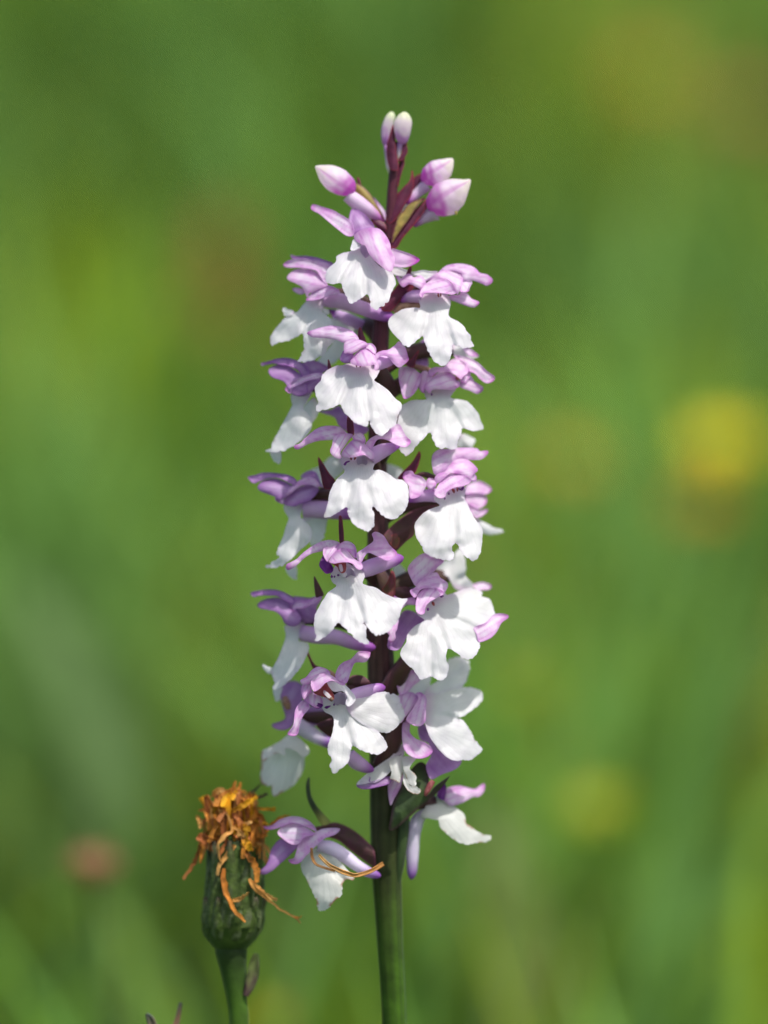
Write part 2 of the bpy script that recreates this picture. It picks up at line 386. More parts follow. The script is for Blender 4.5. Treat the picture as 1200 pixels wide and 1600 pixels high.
def blades(name, n, xr, yr, h, w, cols, label, dens=None, lean=.45, seed=1):
    r = np.random.default_rng(seed); V = []; F = []; Cc = []
    k = 0; tries = 0
    while k < n and tries < n * 30:
        tries += 1
        y = yr[0] + (yr[1] - yr[0]) * r.random(); x = (xr[0] + (xr[1] - xr[0]) * r.random()) * (.45 + .35 * max(0, y + .5))
        if dens is not None and r.random() > dens(x, y): continue
        hh = h[0] + (h[1] - h[0]) * r.random() ** 1.4
        if y < .25 and abs(x) < .16: hh = min(hh, .10)
        if -.7 < y < .12 and abs(x) < .2: hh = min(hh, .07)
        ww = (w[0] + (w[1] - w[0]) * r.random()) * (1 if y < 3 else 2.5)
        az = r.random() * 2 * math.pi; ln = lean * (.3 + r.random())
        dx, dy = math.cos(az), math.sin(az); z0 = ground_z(x, y) - .004
        vig = 1.2 * noise.noise((x * 6, y * 4, 5.5)) + .7 * noise.noise((x * 19, y * 10, 1.5)); hh *= max(.4, 1 + .4 * vig)
        c = np.array(cols[r.integers(len(cols))]) * (.75 + .5 * r.random()) * max(.35, 1 + .45 * vig); tipc = c * np.array((1.25, 1.12, .9))
        tw = r.random() * math.pi; sx, sy = math.cos(tw), math.sin(tw)
        b0 = len(V)
        for i in range(5):
            t = i / 4; q = ln * hh * t * t; z = hh * t * (1 - .28 * ln * t)
            ws = ww * .5 * (1 - t ** 2.2) + .0002
            V.append((x + dx * q - sx * ws, y + dy * q - sy * ws, z0 + z)); V.append((x + dx * q + sx * ws, y + dy * q + sy * ws, z0 + z + ws * .3))
            cc = c * (1 - t) + tipc * t; Cc.append((*cc, 1)); Cc.append((*cc, 1))
        for i in range(4): F.append((b0 + 2 * i, b0 + 2 * i + 1, b0 + 2 * i + 3, b0 + 2 * i + 2))
        k += 1
    me = bpy.data.meshes.new(name); me.from_pydata(V, [], F)
    a = me.color_attributes.new('Col', 'FLOAT_COLOR', 'POINT'); a.data.foreach_set('color', np.array(Cc, dtype=np.float32).ravel())
    me.polygons.foreach_set('use_smooth', [True] * len(F)); me.materials.append(M_GRASS)
    o = bpy.data.objects.new(name, me); C.objects.link(o); tag(o, label, 'grass', kind='stuff'); return o

def hit(px, py, hgt=.05):
    """where a sight line of the photograph meets the sward, hgt above the soil"""
    for y in np.linspace(.05, 6, 600):
        p = P(px, py, y / K)
        if p.z < ground_z(p.x, y) + hgt: return p.x, y
    return p.x, 6.0

def spot(px, py, rx, ry):
    cx, cy = hit(px, py)
    wx = rx * K / D0 * (D0 + cy); y0 = hit(px, py + ry)[1]; y1 = hit(px, py - ry)[1]
    return cx, cy, wx, max(.05, (y1 - y0) / 2)

def field(spots, base=0.0):
    ss = [(*spot(*s[:4]), s[4]) for s in spots]
    def f(x, y):
        v = base
        for cx, cy, wx, wy, a in ss: v += a * math.exp(-((x - cx) / wx) ** 2 - ((y - cy) / wy) ** 2)
        return v
    return f
blades('meadow_grass', 15000, (-1.3, 1.3), (-.9, 5.2), (.05, .13), (.003, .006),
       [(.092, .205, .018), (.104, .218, .021), (.076, .184, .015), (.126, .224, .016)], 'blurred green meadow grass covering the slope behind the orchid', seed=3)
blades('dark_herb_leaves', 5200, (-1, 1), (.2, 4.5), (.04, .10), (.010, .022), [(.026, .090, .012), (.036, .108, .016)],  # broad leaves of a darker green than the grass
       'darker broad green herb leaves scattered through the meadow',
       field([(60, 60, 330, 220, 1), (650, 90, 420, 160, .5), (880, 900, 90, 120, .9),  (40, 450, 90, 120, .8), (160, 790, 200, 60, .7), (1000, 960, 140, 120, .9), (60, 1200, 110, 90, .7), (850, 480, 300, 130, .55), (1150, 1050, 110, 130, .7)], .05), seed=4)
blades('yellow_green_grass', 5200, (-1, 1), (.2, 4.5), (.06, .16), (.004, .008), [(.22, .36, .024), (.20, .36, .026), (.27, .36, .026)],
       'yellowish green grass in lighter patches of the meadow',
       field([(100, 640, 160, 90, .8), (230, 1480, 260, 110, 1), (550, 1300, 260, 200, .8), (800, 1300, 120, 160, .6), (1000, 1420, 260, 140, .5), (1130, 640, 120, 90, .7), (970, 180, 160, 130, .5), (620, 900, 330, 170, .4)], .05), seed=5)
blades('blue_green_sedge', 4200, (-1, 1), (.2, 3.5), (.08, .20), (.005, .010), [(.15, .32, .080), (.17, .34, .095)],
       'pale bluish green sedge tufts between the grass',
       field([(90, 1010, 120, 90, 1), (200, 1130, 90, 70, .7), (1160, 540, 90, 110, .7), (560, 1330, 220, 160, .8), (1000, 900, 90, 130, .4), (930, 1480, 200, 100, .7), (200, 1450, 200, 110, .7), (780, 1380, 120, 120, .6)], .03), seed=6)
blades('dry_grass', 420, (-1, 1), (.2, 4.0), (.08, .20), (.003, .006), [(.38, .31, .11), (.33, .22, .07), (.36, .19, .09)],
       'straw coloured dry grass stalks in the meadow',
       field([(790, 1370, 90, 160, 1), (1170, 190, 60, 90, .8), (800, 890, 60, 60, .6), (1050, 1180, 130, 80, .5), (440, 1560, 90, 60, .4), (1000, 120, 120, 100, .6)], .006), seed=18)

# ------------------------------------------------------------------ the orchid
plant = empty('orchid', (P(640, 4040, 30).x, 30 * K, ground_z(P(640, 4040, 30).x, 30 * K)))
tag(plant, 'tall orchid spike with white lipped lilac flowers on a dark purple green stem', 'orchid')
org0 = plant.location.copy()
def stem_col(s, a, n):
    py = 4040 * (1 - s) + 220 * s
    c = mix((.085, .018, .032), (.075, .028, .032), sstep(430, 800, py + 60 * n)); c = mix(c, (.034, .040, .012), sstep(950, 1300, py + 90 * n))
    c = mix(c, (.040, .092, .006), sstep(1300, 1560, py + 60 * n))
    return tuple(x * (1 + .20 * math.cos(a * 11 + 1.5 * n) + .25 * n) for x in c)
stem_q = [(640, 4040, 30, 27), (632, 3200, 30, 26), (624, 2300, 26, 23), (618, 1750, 22, 19), (616, 1600, 18, 18.5), (610, 1480, 14, 20), (605, 1380, 10, 22.5), (604, 1300, 6, 25),
          (604, 1200, 2, 26), (597, 1080, 0, 22), (593, 960, 0, 19.5), (591, 830, 0, 17), (590, 700, 0, 14.5), (592, 580, 0, 14), (598, 480, 0, 13), (605, 400, 0, 11.5), (611, 345, 0, 9.5), (613, 300, 0, 8.2), (616, 262, 0, 7.2), (618, 222, 2, 5)]
tube_mesh('stem', stem_q, stem_col, M_GREEN, plant, org0, n=150, m=66, flute=.018)

tube_mesh('bract', [(634, 1262, -8, 6), (630, 1300, -9, 9), (625, 1345, -4, 8), (619, 1385, 2, 5), (614, 1410, 6, 2)], 'G', M_GREEN, plant, org0, n=20, m=12)

def orchid_leaf(ang, length, width, z):
    V = []; F = []; Cc = []; n = 14
    b = Vector((P(638, 3900, 30).x, 30 * K, z)); dr = Vector((math.cos(ang), math.sin(ang), 0)); sd = Vector((-dr.y, dr.x, 0))
    for i in range(n):
        t = i / (n - 1); c = b + dr * (.003 + length * .55 * t) + Vector((0, 0, length * (.75 * t - .55 * t * t))); w = width * math.sin(math.pi * min(1, .12 + .88 * t)) ** .8 * .5 + .0004
        for u in (-1, -.5, 0, .5, 1):
            V.append(c + sd * w * u + Vector((0, 0, .35 * w * abs(u)))); q = noise.noise((t * 9, u * 3, ang))
            Cc.append((.03, .02, .02) if q > .38 else (.045, .085, .022))
    for i in range(n - 1):
        for j in range(4): F.append((i * 5 + j, i * 5 + j + 1, i * 5 + j + 6, i * 5 + j + 5))
    child('leaf', [v for v in V], F, Cc, M_GREEN, plant, org0, solid=4 * K)
for a, ln, w, z in ((.4, .13, .026, .015), (2.6, .14, .028, .022), (4.2, .11, .022, .04), (5.6, .09, .017, .075)): orchid_leaf(a, ln, w, z)

# --- buds at the top
f = Flower('bud', plant, 480, 165, 0, (870, 500), label='pale green tipped bud at the very top of the spike')
f.tube('bud_body', '880,360,-6,20 888,320,-7,55 890,210,-8,82 903,130,-8,74 912,85,-8,48 916,60,-8,14', 'K', M_PETAL, ridge=.06)
f.tube('ovary', '872,350,-5,28 862,430,-4,22 852,515,-2,14', 'K', dd=0)
f.patch('bract', '800,185 820,230 825,320 835,430 855,560 850,605 790,605 765,560 748,470 750,360 770,290', 'M', T=(815, 600), d=-12)
f.patch('bract', '965,270 935,360 940,430 900,505 855,515 885,450 895,380 930,340', 'M', T=(880, 505), d=-7)
f.patch('bract', '910,490 908,560 880,650 852,760 845,700 855,600 872,520', 'M', T=(850, 750), d=-3)
f = Flower('bud', plant, 480, 165, 18, (740, 370), label='white bud just behind the topmost bud')
f.tube('bud_body', '732,372,0,18 733,330,0,36 738,240,0,46 760,160,0,48 785,95,0,40 797,60,0,14', 'K', M_PETAL, ridge=.06)
f.tube('ovary', '735,370,0,18 755,560,0,16 768,610,0,14 778,662,0,8', 'K')
f = Flower('bud', plant, 480, 165, -14, (720, 1078), label='large pink and cream bud leaning out to the left')
f.tube('bud_body', '436,815,0,35 385,775,-1,92 285,712,-4,122 185,645,-6,98 118,598,-7,46 76,572,-8,10', 'B', M_PETAL, n=34, m=42, ridge=.06)
f.tube('ovary', '380,838,2,66 500,930,4,72 610,1010,8,58 690,1062,12,34 728,1082,14,12', 'I')
f.patch('bract', '425,725 510,755 590,830 650,930 715,1040 722,1075 640,985 550,895 445,815', 'Y', T=(720, 1070), d=9)
f.patch('bract', '470,675 490,690 507,760 485,760', 'M', T=(495, 758), d=14)
f.patch('bract', '600,1065 700,1085 738,1130 735,1185 660,1150', 'M', T=(735, 1160), d=4)
f.patch('sepal', '622,865 660,900 742,1010 735,1085 690,1000', 'S', T=(735, 1070), d=16)
f = Flower('bud', plant, 580, 165, 6, (340, 900), label='small purple bud with cream tip, upper right')
f.tube('bud_body', '478,712,0,30 535,672,-1,98 615,625,-3,122 690,570,-5,90 738,525,-6,44 764,500,-7,12', 'B', M_PETAL, n=34, m=42, ridge=.06)
f.tube('ovary', '520,745,2,62 440,815,4,50 370,880,0,38 330,915,-2,24', 'I')
f.patch('bract', '383,605 396,660 400,720 395,770 370,850 320,920 270,1010 210,1090 150,1100 152,1000 200,930 230,850 300,770 360,700', 'M', T=(180, 1080), d=-12)
f.patch('bract', '398,690 470,640 476,720 430,765 398,800', 'M', T=(400, 790), d=4)
f = Flower('bud', plant, 580, 165, -10, (430, 1100), label='large magenta and white bud pointing right')
f.tube('bud_body', '545,985,0,48 590,945,-1,115 690,870,-4,165 800,790,-7,128 880,735,-8,58 930,695,-9,10', 'B', M_PETAL, n=34, m=42, ridge=.06)
f.tube('ovary', '600,1000,2,82 520,1045,4,55 450,1090,4,36 400,1130,4,20', 'I')
f.patch('bract', '565,845 545,920 480,1020 410,1110 340,1190 290,1250 240,1330 195,1345 188,1290 250,1200 350,1050 430,960 500,890', 'M', T=(200, 1335), d=-14)
f.patch('bract', '505,868 440,935 390,1010 330,1100 245,1215 200,1290 190,1260 240,1080 290,1000 360,920 440,880', 'Y', T=(200, 1285), d=-17)
f.patch('sepal', '280,1000 305,930 350,918 330,980 290,1015', 'W', T=(290, 1010), d=8)
f.tube('pollen_mass', '800,962,-10,10 790,985,-12,12 797,1005,-12,15 798,1024,-12,6', lambda s, a, n: (.85, .70, .25), M_DRY, n=8, m=8)

# --- F1 topmost open flower
f = Flower('flower', plant, 470, 310, -50, (600, 450), gx=.1, label='topmost open flower, white lip half shaded by its hood')
f.patch('lip', '520,470 440,505 400,510 335,545 325,600 250,665 235,770 290,805 370,800 400,870 430,950 480,990 530,965 590,925 615,900 640,950 655,1010 700,1047 760,1020 830,950 850,880 890,810 880,740 845,690 780,660 700,600 650,500 600,430 550,440', 'W', T=(600, 450), tip=(600, 1000))
f.patch('petal', '500,350 560,300 640,278 730,285 790,340 835,420 850,500 880,560 870,640 840,685 770,650 700,590 640,520 610,450 570,430 520,400', 'H', T=(660, 290), d=-34, tip=(800, 660))
f.patch('petal', '490,390 480,420 465,480 500,490 550,460 570,430 520,385', 'W', T=(540, 400), d=-20)
f.patch('sepal', '95,90 115,58 200,80 300,110 370,150 450,200 490,260 495,345 430,350 360,300 280,235 180,150 110,110', 'S', T=(490, 300), d=10, gx=-.1)
f.patch('sepal', '480,100 540,110 640,190 690,270 620,290 540,310 490,345 455,320 448,250 455,170', 'D', T=(600, 300), d=16)
f.patch('sepal', '850,480 930,490 1020,520 1100,560 1108,585 1060,620 980,645 900,640 860,620', 'I', T=(860, 550), d=0, mat=M_PETAL)
f.patch('column', '560,440 620,440 640,520 620,560 580,540', 'X', d=-8)

# --- F2 upper left
f = Flower('flower', plant, 410, 390, -14, (560, 420), gx=-.35, label='uppermost flower of the left side with long lilac spur')
f.patch('lip', '420,480 380,520 330,580 270,600 200,650 140,720 90,790 75,840 95,905 140,880 220,865 300,830 375,790 385,850 380,930 350,1010 330,1050 370,1062 450,1050 490,1040 520,1010 580,980 620,910 670,860 690,800 670,730 640,650 580,600 560,560 610,480 550,450 480,465', 'W', T=(520, 470), tip=(340, 1000), gy=-.55)
f.patch('sepal', '265,48 310,65 400,60 500,75 600,105 660,130 640,175 560,150 480,110 380,90 290,85', 'D', T=(640, 150), d=8)
f.patch('sepal', '198,150 215,120 280,95 370,85 460,100 540,108 620,145 645,200 610,260 595,320 560,280 510,205 430,178 340,168 250,167', 'S', T=(600, 280), d=-4)
f.patch('petal', '235,255 300,195 400,180 500,210 570,280 612,330 560,360 450,405 420,445 400,400 370,350 300,310 250,290', 'H', T=(600, 330), d=-12)
f.patch('sepal', '410,472 450,420 490,370 560,345 640,340 715,378 718,410 640,430 580,450 520,468 460,476', 'S', T=(600, 350), tip=(420, 470), d=-22)
f.patch('sepal', '285,370 330,360 380,372 405,400 360,420 310,402', 'S', T=(400, 395), d=-2)
f.patch('lip', '195,555 240,562 295,578 275,605 215,617', 'W', T=(290, 590), d=0, wav=1, gy=-.2)
f.patch('petal', '565,548 620,568 622,605 595,608 575,590', 'W', T=(570, 560), d=-10)
f.tube('spur', '580,480,0,60 700,480,-4,76 820,505,-8,72 940,552,-10,66 1080,602,-12,62 1180,628,-14,50 1240,642,-14,24', 'T')

# --- F3 upper right
f = Flower('flower', plant, 590, 400, -42, (560, 300), gx=.15, label='broad white flower at upper right with arching lilac sepals')
f.patch('lip', '400,480 330,485 230,500 150,550 110,590 100,650 140,720 200,790 240,840 285,853 340,820 400,770 425,760 450,850 490,940 540,1000 590,1030 640,1025 680,970 700,880 705,825 760,850 820,865 900,845 880,790 870,740 830,700 810,660 750,610 680,575 665,540 685,450 670,380 620,350 540,335 460,340 400,360 385,420', 'W', T=(540, 360), tip=(560, 1000))
f.patch('petal', '450,230 500,200 560,160 640,135 720,140 780,170 800,230 780,290 755,358 735,340 700,260 640,215 560,205 490,225', 'H', T=(520, 210), d=-12, tip=(760, 330))
f.patch('petal', '398,340 430,280 500,225 570,203 640,218 700,268 738,340 700,362 620,352 520,345 440,350 420,388 392,372', 'H', T=(700, 280), d=-24, tip=(400, 370))
f.patch('sepal', '560,170 600,125 650,90 740,73 830,80 910,110 960,160 1030,178 1077,220 1070,252 1020,277 960,252 880,227 800,228 780,165 700,138 620,150', 'S', T=(620, 150), d=2)
f.patch('sepal', '795,225 882,240 862,300 850,332 800,338 768,322 778,260', 'S', T=(780, 250), d=-3)
f.patch('sepal', '676,372 765,365 780,335 840,355 880,400 947,430 942,455 900,481 830,466 740,432 690,412', 'S', T=(690, 390), d=0)
f.patch('sepal', '172,190 200,193 222,208 260,180 300,168 340,200 400,180 440,220 452,250 410,315 380,300 300,265 240,292 200,250', 'S', T=(430, 260), d=-8)
f.patch('sepal', '130,130 180,100 250,125 330,150 420,135 500,145 560,150 450,225 380,185 320,185 230,192 150,170', 'W', T=(500, 170), d=12)
f.tube('ovary', '420,380,0,62 330,380,4,58 270,400,8,40 225,425,10,20', 'T')
f.patch('bract', '35,500 100,400 180,285 222,258 335,285 300,350 230,400 160,480 120,520', 'M', T=(80, 480), d=6)
f.patch('bract', '312,92 318,130 302,178 268,178 290,120', 'M', T=(285, 178), d=4)
f.tube('ovary', '400,470,10,40 300,455,12,42 220,480,14,40 160,530,16,25', 'O')
f.tube('column', '568,350,-20,7 570,368,-21,9 572,386,-21,5', 'R'); f.tube('column', '592,350,-20,7 592,362,-21,9 590,380,-21,5', 'R')

# --- F4 centre
f = Flower('flower', plant, 470, 490, -78, (580, 420), gx=-.05, label='centre flower, second open one below the buds, with wide notched lip')
f.patch('lip', '440,470 390,485 330,490 250,530 200,580 185,630 135,690 140,770 165,830 145,870 150,915 220,905 300,880 370,855 400,920 470,990 540,1040 610,1060 637,1040 640,1010 655,1060 690,1110 750,1150 800,1130 840,1080 890,1040 910,960 950,860 880,790 820,720 740,660 690,625 720,580 735,520 650,470 560,465', 'W', T=(570, 480), tip=(560, 1050))
f.patch('petal', '370,430 400,350 430,365 490,370 472,450 410,462', 'D', T=(470, 370), d=-14)
f.patch('petal', '408,370 410,280 450,250 530,243 605,268 622,300 560,332 490,372 440,372', 'H', T=(580, 290), d=-22)
f.patch('petal', '465,455 490,400 560,340 630,330 680,370 720,450 732,500 712,530 688,522 690,480 640,487 560,492 490,477', 'H', T=(620, 340), tip=(700, 520), d=-32)
f.patch('petal', '600,290 660,278 702,320 702,372 680,372 630,332 580,332', 'H', T=(650, 290), d=-18)
f.patch('sepal', '62,180 130,150 250,118 330,118 420,138 500,178 543,245 460,255 400,272 340,250 240,230 120,222 85,207', 'S', T=(520, 230), d=-4)
f.patch('sepal', '695,385 760,350 820,340 880,300 920,263 972,310 1002,400 1007,440 930,503 880,480 820,410 760,392 730,412 700,435', 'S', T=(710, 400), d=-10)
f.tube('spur', '690,470,2,72 770,455,8,62 840,440,14,50 900,425,18,28', 'T')
f.patch('bract', '540,165 555,128 582,180 612,270 560,262 540,230', 'M', T=(580, 262), d=6)
f.patch('bract', '255,435 270,450 287,525 258,525', 'M', T=(270, 525), d=14)
f.tube('column', '520,484,-10,6 522,492,-12,7 522,500,-10,4', 'R'); f.tube('column', '555,484,-10,6 556,494,-12,7 556,502,-10,4', 'R')

# --- F5 left
f = Flower('flower', plant, 400, 540, -8, (480, 360), gx=-.40, label='left side flower in profile with pierced white lip pointing down left')
f.patch('lip', '335,455 330,520 340,560 300,640 250,730 210,800 190,840 150,900 135,960 90,985 100,1000 200,1005 300,970 390,920 480,840 520,770 520,690 480,630 440,590 480,520 530,430 440,445', 'W', T=(450, 460), tip=(200, 980), gy=-.5)
f.patch('lip', '138,1000 232,1000 218,1112 180,1090 155,1060', 'W', T=(200, 1000), d=0, gy=.2, wav=.5)
f.patch('sepal', '52,165 110,150 200,123 300,118 400,148 470,198 505,270 440,295 390,230 300,190 220,176 150,168 60,187', 'D', T=(480, 270), d=-2)
f.patch('petal', '440,150 540,138 660,188 675,222 600,262 500,275 470,200', 'D', T=(600, 240), d=6)
f.patch('petal', '118,240 150,200 230,178 310,198 390,248 440,298 480,380 480,440 400,472 330,442 290,370 250,330 150,292', 'D', T=(480, 330), d=-12)
f.patch('petal', '330,440 420,370 520,320 605,285 592,370 540,412 480,462 400,474', 'D', T=(580, 330), d=-16)
f.patch('sepal', '273,410 300,370 370,320 470,280 560,258 628,263 600,300 500,325 420,360 340,400 325,448 290,432', 'S', T=(600, 280), d=-24, wav=.5)
f.patch('petal', '440,590 540,490 592,560 580,640 530,725 520,690 480,630', 'W', T=(560, 540), d=4)
f.patch('sepal', '590,612 700,600 780,565 860,655 1045,765 1000,835 860,805 780,752 740,672 660,642', 'V', T=(1000, 800), d=22)

# --- F6 right
f = Flower('flower', plant, 600, 530, -24, (540, 380), gx=.20, label='right side flower with white lip and sepals sweeping right, third from the top')
f.patch('lip', '390,565 280,570 200,600 160,640 130,760 110,880 120,1000 150,1050 210,1092 260,1060 320,990 380,920 430,880 460,940 500,1020 580,1025 680,1030 690,960 730,880 735,840 800,855 880,860 935,835 905,760 880,690 800,600 760,575 630,550 645,510 672,460 560,450 440,450 375,440 380,520', 'W', T=(500, 460), tip=(480, 1000), gy=-.58)
f.patch('petal', '380,445 420,400 480,340 540,300 620,318 690,378 712,432 650,472 560,472 460,472 430,508 400,482', 'H', T=(680, 380), tip=(400, 470), d=-22)
f.patch('petal', '418,300 470,263 560,258 620,200 700,178 760,220 787,310 750,342 720,372 660,332 580,300 500,310 440,352', 'H', T=(480, 290), d=-14)
f.patch('petal', '350,318 400,300 430,350 482,372 440,442 390,432 380,502 340,482 328,420', 'S', T=(420, 340), d=-16)
f.patch('sepal', '655,150 720,158 800,178 880,218 960,298 1032,350 1022,392 960,411 900,372 850,322 780,292 755,225 690,190', 'S', T=(700, 170), d=0)
f.patch('sepal', '708,412 760,402 810,348 850,400 922,450 917,490 870,512 800,482 720,452', 'S', T=(720, 430), d=-2)
f.patch('petal', '718,372 802,298 803,350 760,404 720,402', 'S', T=(770, 330), d=-5)
f.patch('sepal', '143,270 180,258 260,263 320,308 352,340 330,430 270,522 190,557 160,470 138,360', 'S', T=(300, 290), tip=(190, 555), d=-18, gy=-.8)
f.patch('bract', '326,103 300,190 275,268 203,236 260,180', 'M', T=(240, 255), d=-14)
f.tube('ovary', '430,290,2,24 360,275,6,30 290,255,10,24', 'O')
f.dot('pollen_mass', 447, 518, 10, 'P', -12); f.dot('pollen_mass', 690, 362, 22, 'Z', -12)

# --- F6 behind, upper right
f = Flower('flower', plant, 600, 530, 22, (650, 100), gx=.2, label='half hidden flower behind the upper right flowers')
f.patch('lip', '640,40 740,78 800,145 882,158 830,182 720,165 660,150', 'W', T=(650, 80), d=0, gy=-.3)
f.patch('sepal', '742,82 800,90 884,155 800,152', 'S', T=(750, 95), d=-4)
f.patch('sepal', '230,150 300,65 380,5 402,120 417,242 360,265 300,232 255,185', 'V', T=(380, 20), d=-6)
f.patch('lip', '685,1000 720,895 800,908 848,950 822,1012 760,1012', 'W', T=(720, 910), d=16, gy=-.3)

# --- F7 centre
f = Flower('flower', plant, 460, 650, -86, (570, 330), label='centre flower in the middle of the spike, third from the top, with three clear lobes')
f.patch('lip', '440,390 440,460 470,520 400,590 350,670 320,760 310,830 275,940 340,947 410,910 490,860 500,920 540,1000 600,1050 690,1085 740,1040 752,950 740,890 730,850 780,890 840,950 930,970 1000,930 1050,870 1075,760 1060,650 1010,600 950,590 880,540 800,505 740,500 757,430 745,380 640,355 520,360', 'W', T=(590, 390), tip=(640, 1050))
f.patch('petal', '355,270 370,200 430,173 542,173 500,240 450,310 430,350 440,393 390,393 338,340', 'H', T=(500, 200), d=-22)
f.patch('petal', '545,190 610,153 657,190 662,252 620,232 560,217', 'H', T=(620, 240), d=-16)
f.patch('petal', '440,362 480,290 560,218 630,228 680,288 742,350 738,397 710,402 650,366 560,387 480,388', 'H', T=(560, 230), tip=(720, 395), d=-32)
f.patch('sepal', '0,280 60,250 130,180 230,110 330,93 420,103 480,150 505,178 400,188 350,222 230,232 130,262 50,307 8,307', 'S', T=(480, 170), d=0)
f.patch('sepal', '668,272 700,220 770,180 860,168 930,85 990,85 1040,180 1092,240 1040,292 960,272 860,222 780,222 740,282 720,312', 'S', T=(680, 280), d=-10)
f.tube('spur', '700,400,4,72 780,350,10,74 870,310,16,60 940,288,20,40 985,275,22,18', 'T')
f.patch('bract', '222,388 260,430 320,530 382,612 350,682 280,672 250,560 230,470', 'M', T=(350, 670), d=28)
f.patch('bract', '498,5 540,5 557,172 500,155', 'M', T=(530, 170), d=14)
f.tube('column', '528,375,-12,7 530,395,-14,10 534,412,-13,5', 'R'); f.tube('column', '572,370,-12,8 570,390,-14,11 562,410,-13,5', 'R')
f.patch('mouth', '590,400 640,375 680,410 678,450 640,475 595,455', 'X', d=-4)
f.patch('column', '465,455 485,428 515,422 512,432 490,440 474,462', 'P', d=-9, grid=1.2)

# --- behind the middle of the spike
f = Flower('flower', plant, 460, 650, 62, (500, 420), label='out of focus white flower behind the stem at left')
f.patch('lip', '330,390 440,380 470,500 380,590 290,670 240,620 150,520 250,470', 'W', T=(440, 420), tip=(200, 570), d=0, gy=-.4)
f.patch('lip', '860,455 1000,500 1030,560 960,610 860,600', 'W', T=(870, 500), d=4, gy=-.4)
f = Flower('flower', plant, 410, 390, 58, (900, 700), label='shaded flower behind the stem below the uppermost left flower')
f.patch('lip', '650,640 780,640 840,720 900,800 790,880 780,960 700,1040 600,1090 520,1045 640,900 680,800', 'W', T=(780, 640), d=0, gy=-.3)
f.patch('sepal', '620,560 700,570 790,600 790,650 730,660 660,630', 'P', T=(780, 620), d=-10)
f.tube('spur', '700,600,-10,40 820,660,-20,60 940,715,-30,52 1030,740,-34,40', 'T')

# --- F8 left
f = Flower('flower', plant, 380, 720, -4, (560, 330), gx=-.40, label='left side flower in profile at mid height with looped sepal')
f.patch('lip', '388,410 390,480 425,540 400,620 370,720 320,830 310,880 330,910 213,990 240,1007 320,1002 420,952 520,852 620,762 642,680 620,610 560,550 538,530 552,450 585,375 500,395', 'W', T=(490, 410), tip=(330, 980), gy=-.5)
f.patch('lip', '555,540 770,533 777,600 740,742 640,792 640,680 615,600', 'W', T=(600, 540), tip=(700, 770), d=26, gy=-.2)
f.patch('lip', '400,1005 490,985 500,1107 440,1082', 'W', T=(450, 990), d=20, gy=0, wav=.5)
f.patch('sepal', '47,155 110,138 200,113 320,118 430,138 495,180 485,235 420,202 340,162 240,162 150,192 90,207', 'D', T=(480, 210), d=-2)
f.patch('petal', '138,240 190,190 280,168 370,188 455,240 445,305 340,375 300,340 230,310 160,282', 'D', T=(460, 290), d=-10)
f.patch('petal', '370,382 450,300 560,235 680,225 705,280 625,372 530,402 480,427 400,412', 'D', T=(690, 260), d=-14)
f.patch('sepal', '298,360 350,315 430,260 500,200 590,158 670,168 716,220 700,250 640,228 560,230 500,262 450,305 382,352 374,404 340,392', 'S', T=(700, 230), tip=(330, 390), d=-24, wav=.5)
f.patch('sepal', '538,150 600,98 680,108 722,200 745,245 700,235 660,168 580,165', 'V', T=(730, 230), d=8)
f.tube('spur', '560,455,2,76 700,455,0,84 850,470,-6,80 960,490,-10,66 1050,505,-12,40', 'T')
f.patch('bract', '640,365 720,258 835,258 820,375 700,377', 'N', T=(820, 310), d=8)

# --- F9 right
f = Flower('flower', plant, 600, 690, -50, (640, 350), gx=.18, label='right side flower at mid height with big smooth two lobed lip', ovary=False)
f.patch('lip', '520,600 440,630 360,680 290,770 290,860 330,950 380,1040 480,1095 530,1100 570,1115 640,1112 667,1070 640,1000 665,950 680,970 720,1030 790,1100 840,1122 900,1060 917,960 927,850 900,780 850,720 785,590 755,530 765,450 720,400 620,420 520,480 468,505 480,560', 'W', T=(640, 440), tip=(620, 1100))
f.patch('sepal', '447,180 460,120 510,78 600,68 720,58 860,63 900,90 973,88 967,122 910,167 800,172 740,152 680,162 620,215 570,285 480,312 453,240', 'S', T=(560, 280), d=4)
f.patch('petal', '475,345 510,300 570,282 620,220 680,158 740,148 820,198 878,265 830,312 812,345 740,312 650,295 600,310 560,345 500,392', 'H', T=(520, 340), d=-14)
f.patch('petal', '473,482 520,390 570,330 650,298 740,308 818,360 760,412 660,432 590,472 580,512 530,532 490,512', 'H', T=(760, 350), tip=(500, 500), d=-26)
f.patch('sepal', '790,320 840,298 868,340 852,372 808,362', 'S', T=(800, 340), d=-4)
f.patch('sepal', '178,330 200,283 260,276 290,308 350,328 392,370 392,420 340,502 290,532 240,522 232,420 190,362', 'S', T=(390, 390), d=-12)
f.patch('sepal', '388,402 420,343 472,353 492,400 462,452 420,442', 'S', T=(480, 400), d=-10)
f.tube('ovary', '500,505,4,66 400,505,6,58 310,530,10,42 230,556,12,18', 'T')
f.patch('bract', '336,93 342,150 290,292 240,280 180,352 128,347 180,280 260,200 310,120', 'M', T=(150, 345), d=8)
f.tube('ovary', '300,320,10,14 380,308,8,26 470,345,6,30', 'N')
f.patch('bract', '515,598 390,608 250,658 100,768 -10,890 -40,1000 60,1060 112,1027 200,942 280,872 290,772 360,682 440,632', 'N', T=(0, 960), tip=(510, 600), d=20)
f.patch('bract', '60,890 120,868 145,930 110,1000 60,960', 'E', T=(100, 990), d=13)
f.tube('column', '640,440,-12,8 652,460,-14,14 658,482,-13,6', 'R'); f.tube('column', '685,432,-12,6 688,450,-14,8 688,468,-13,4', 'R')
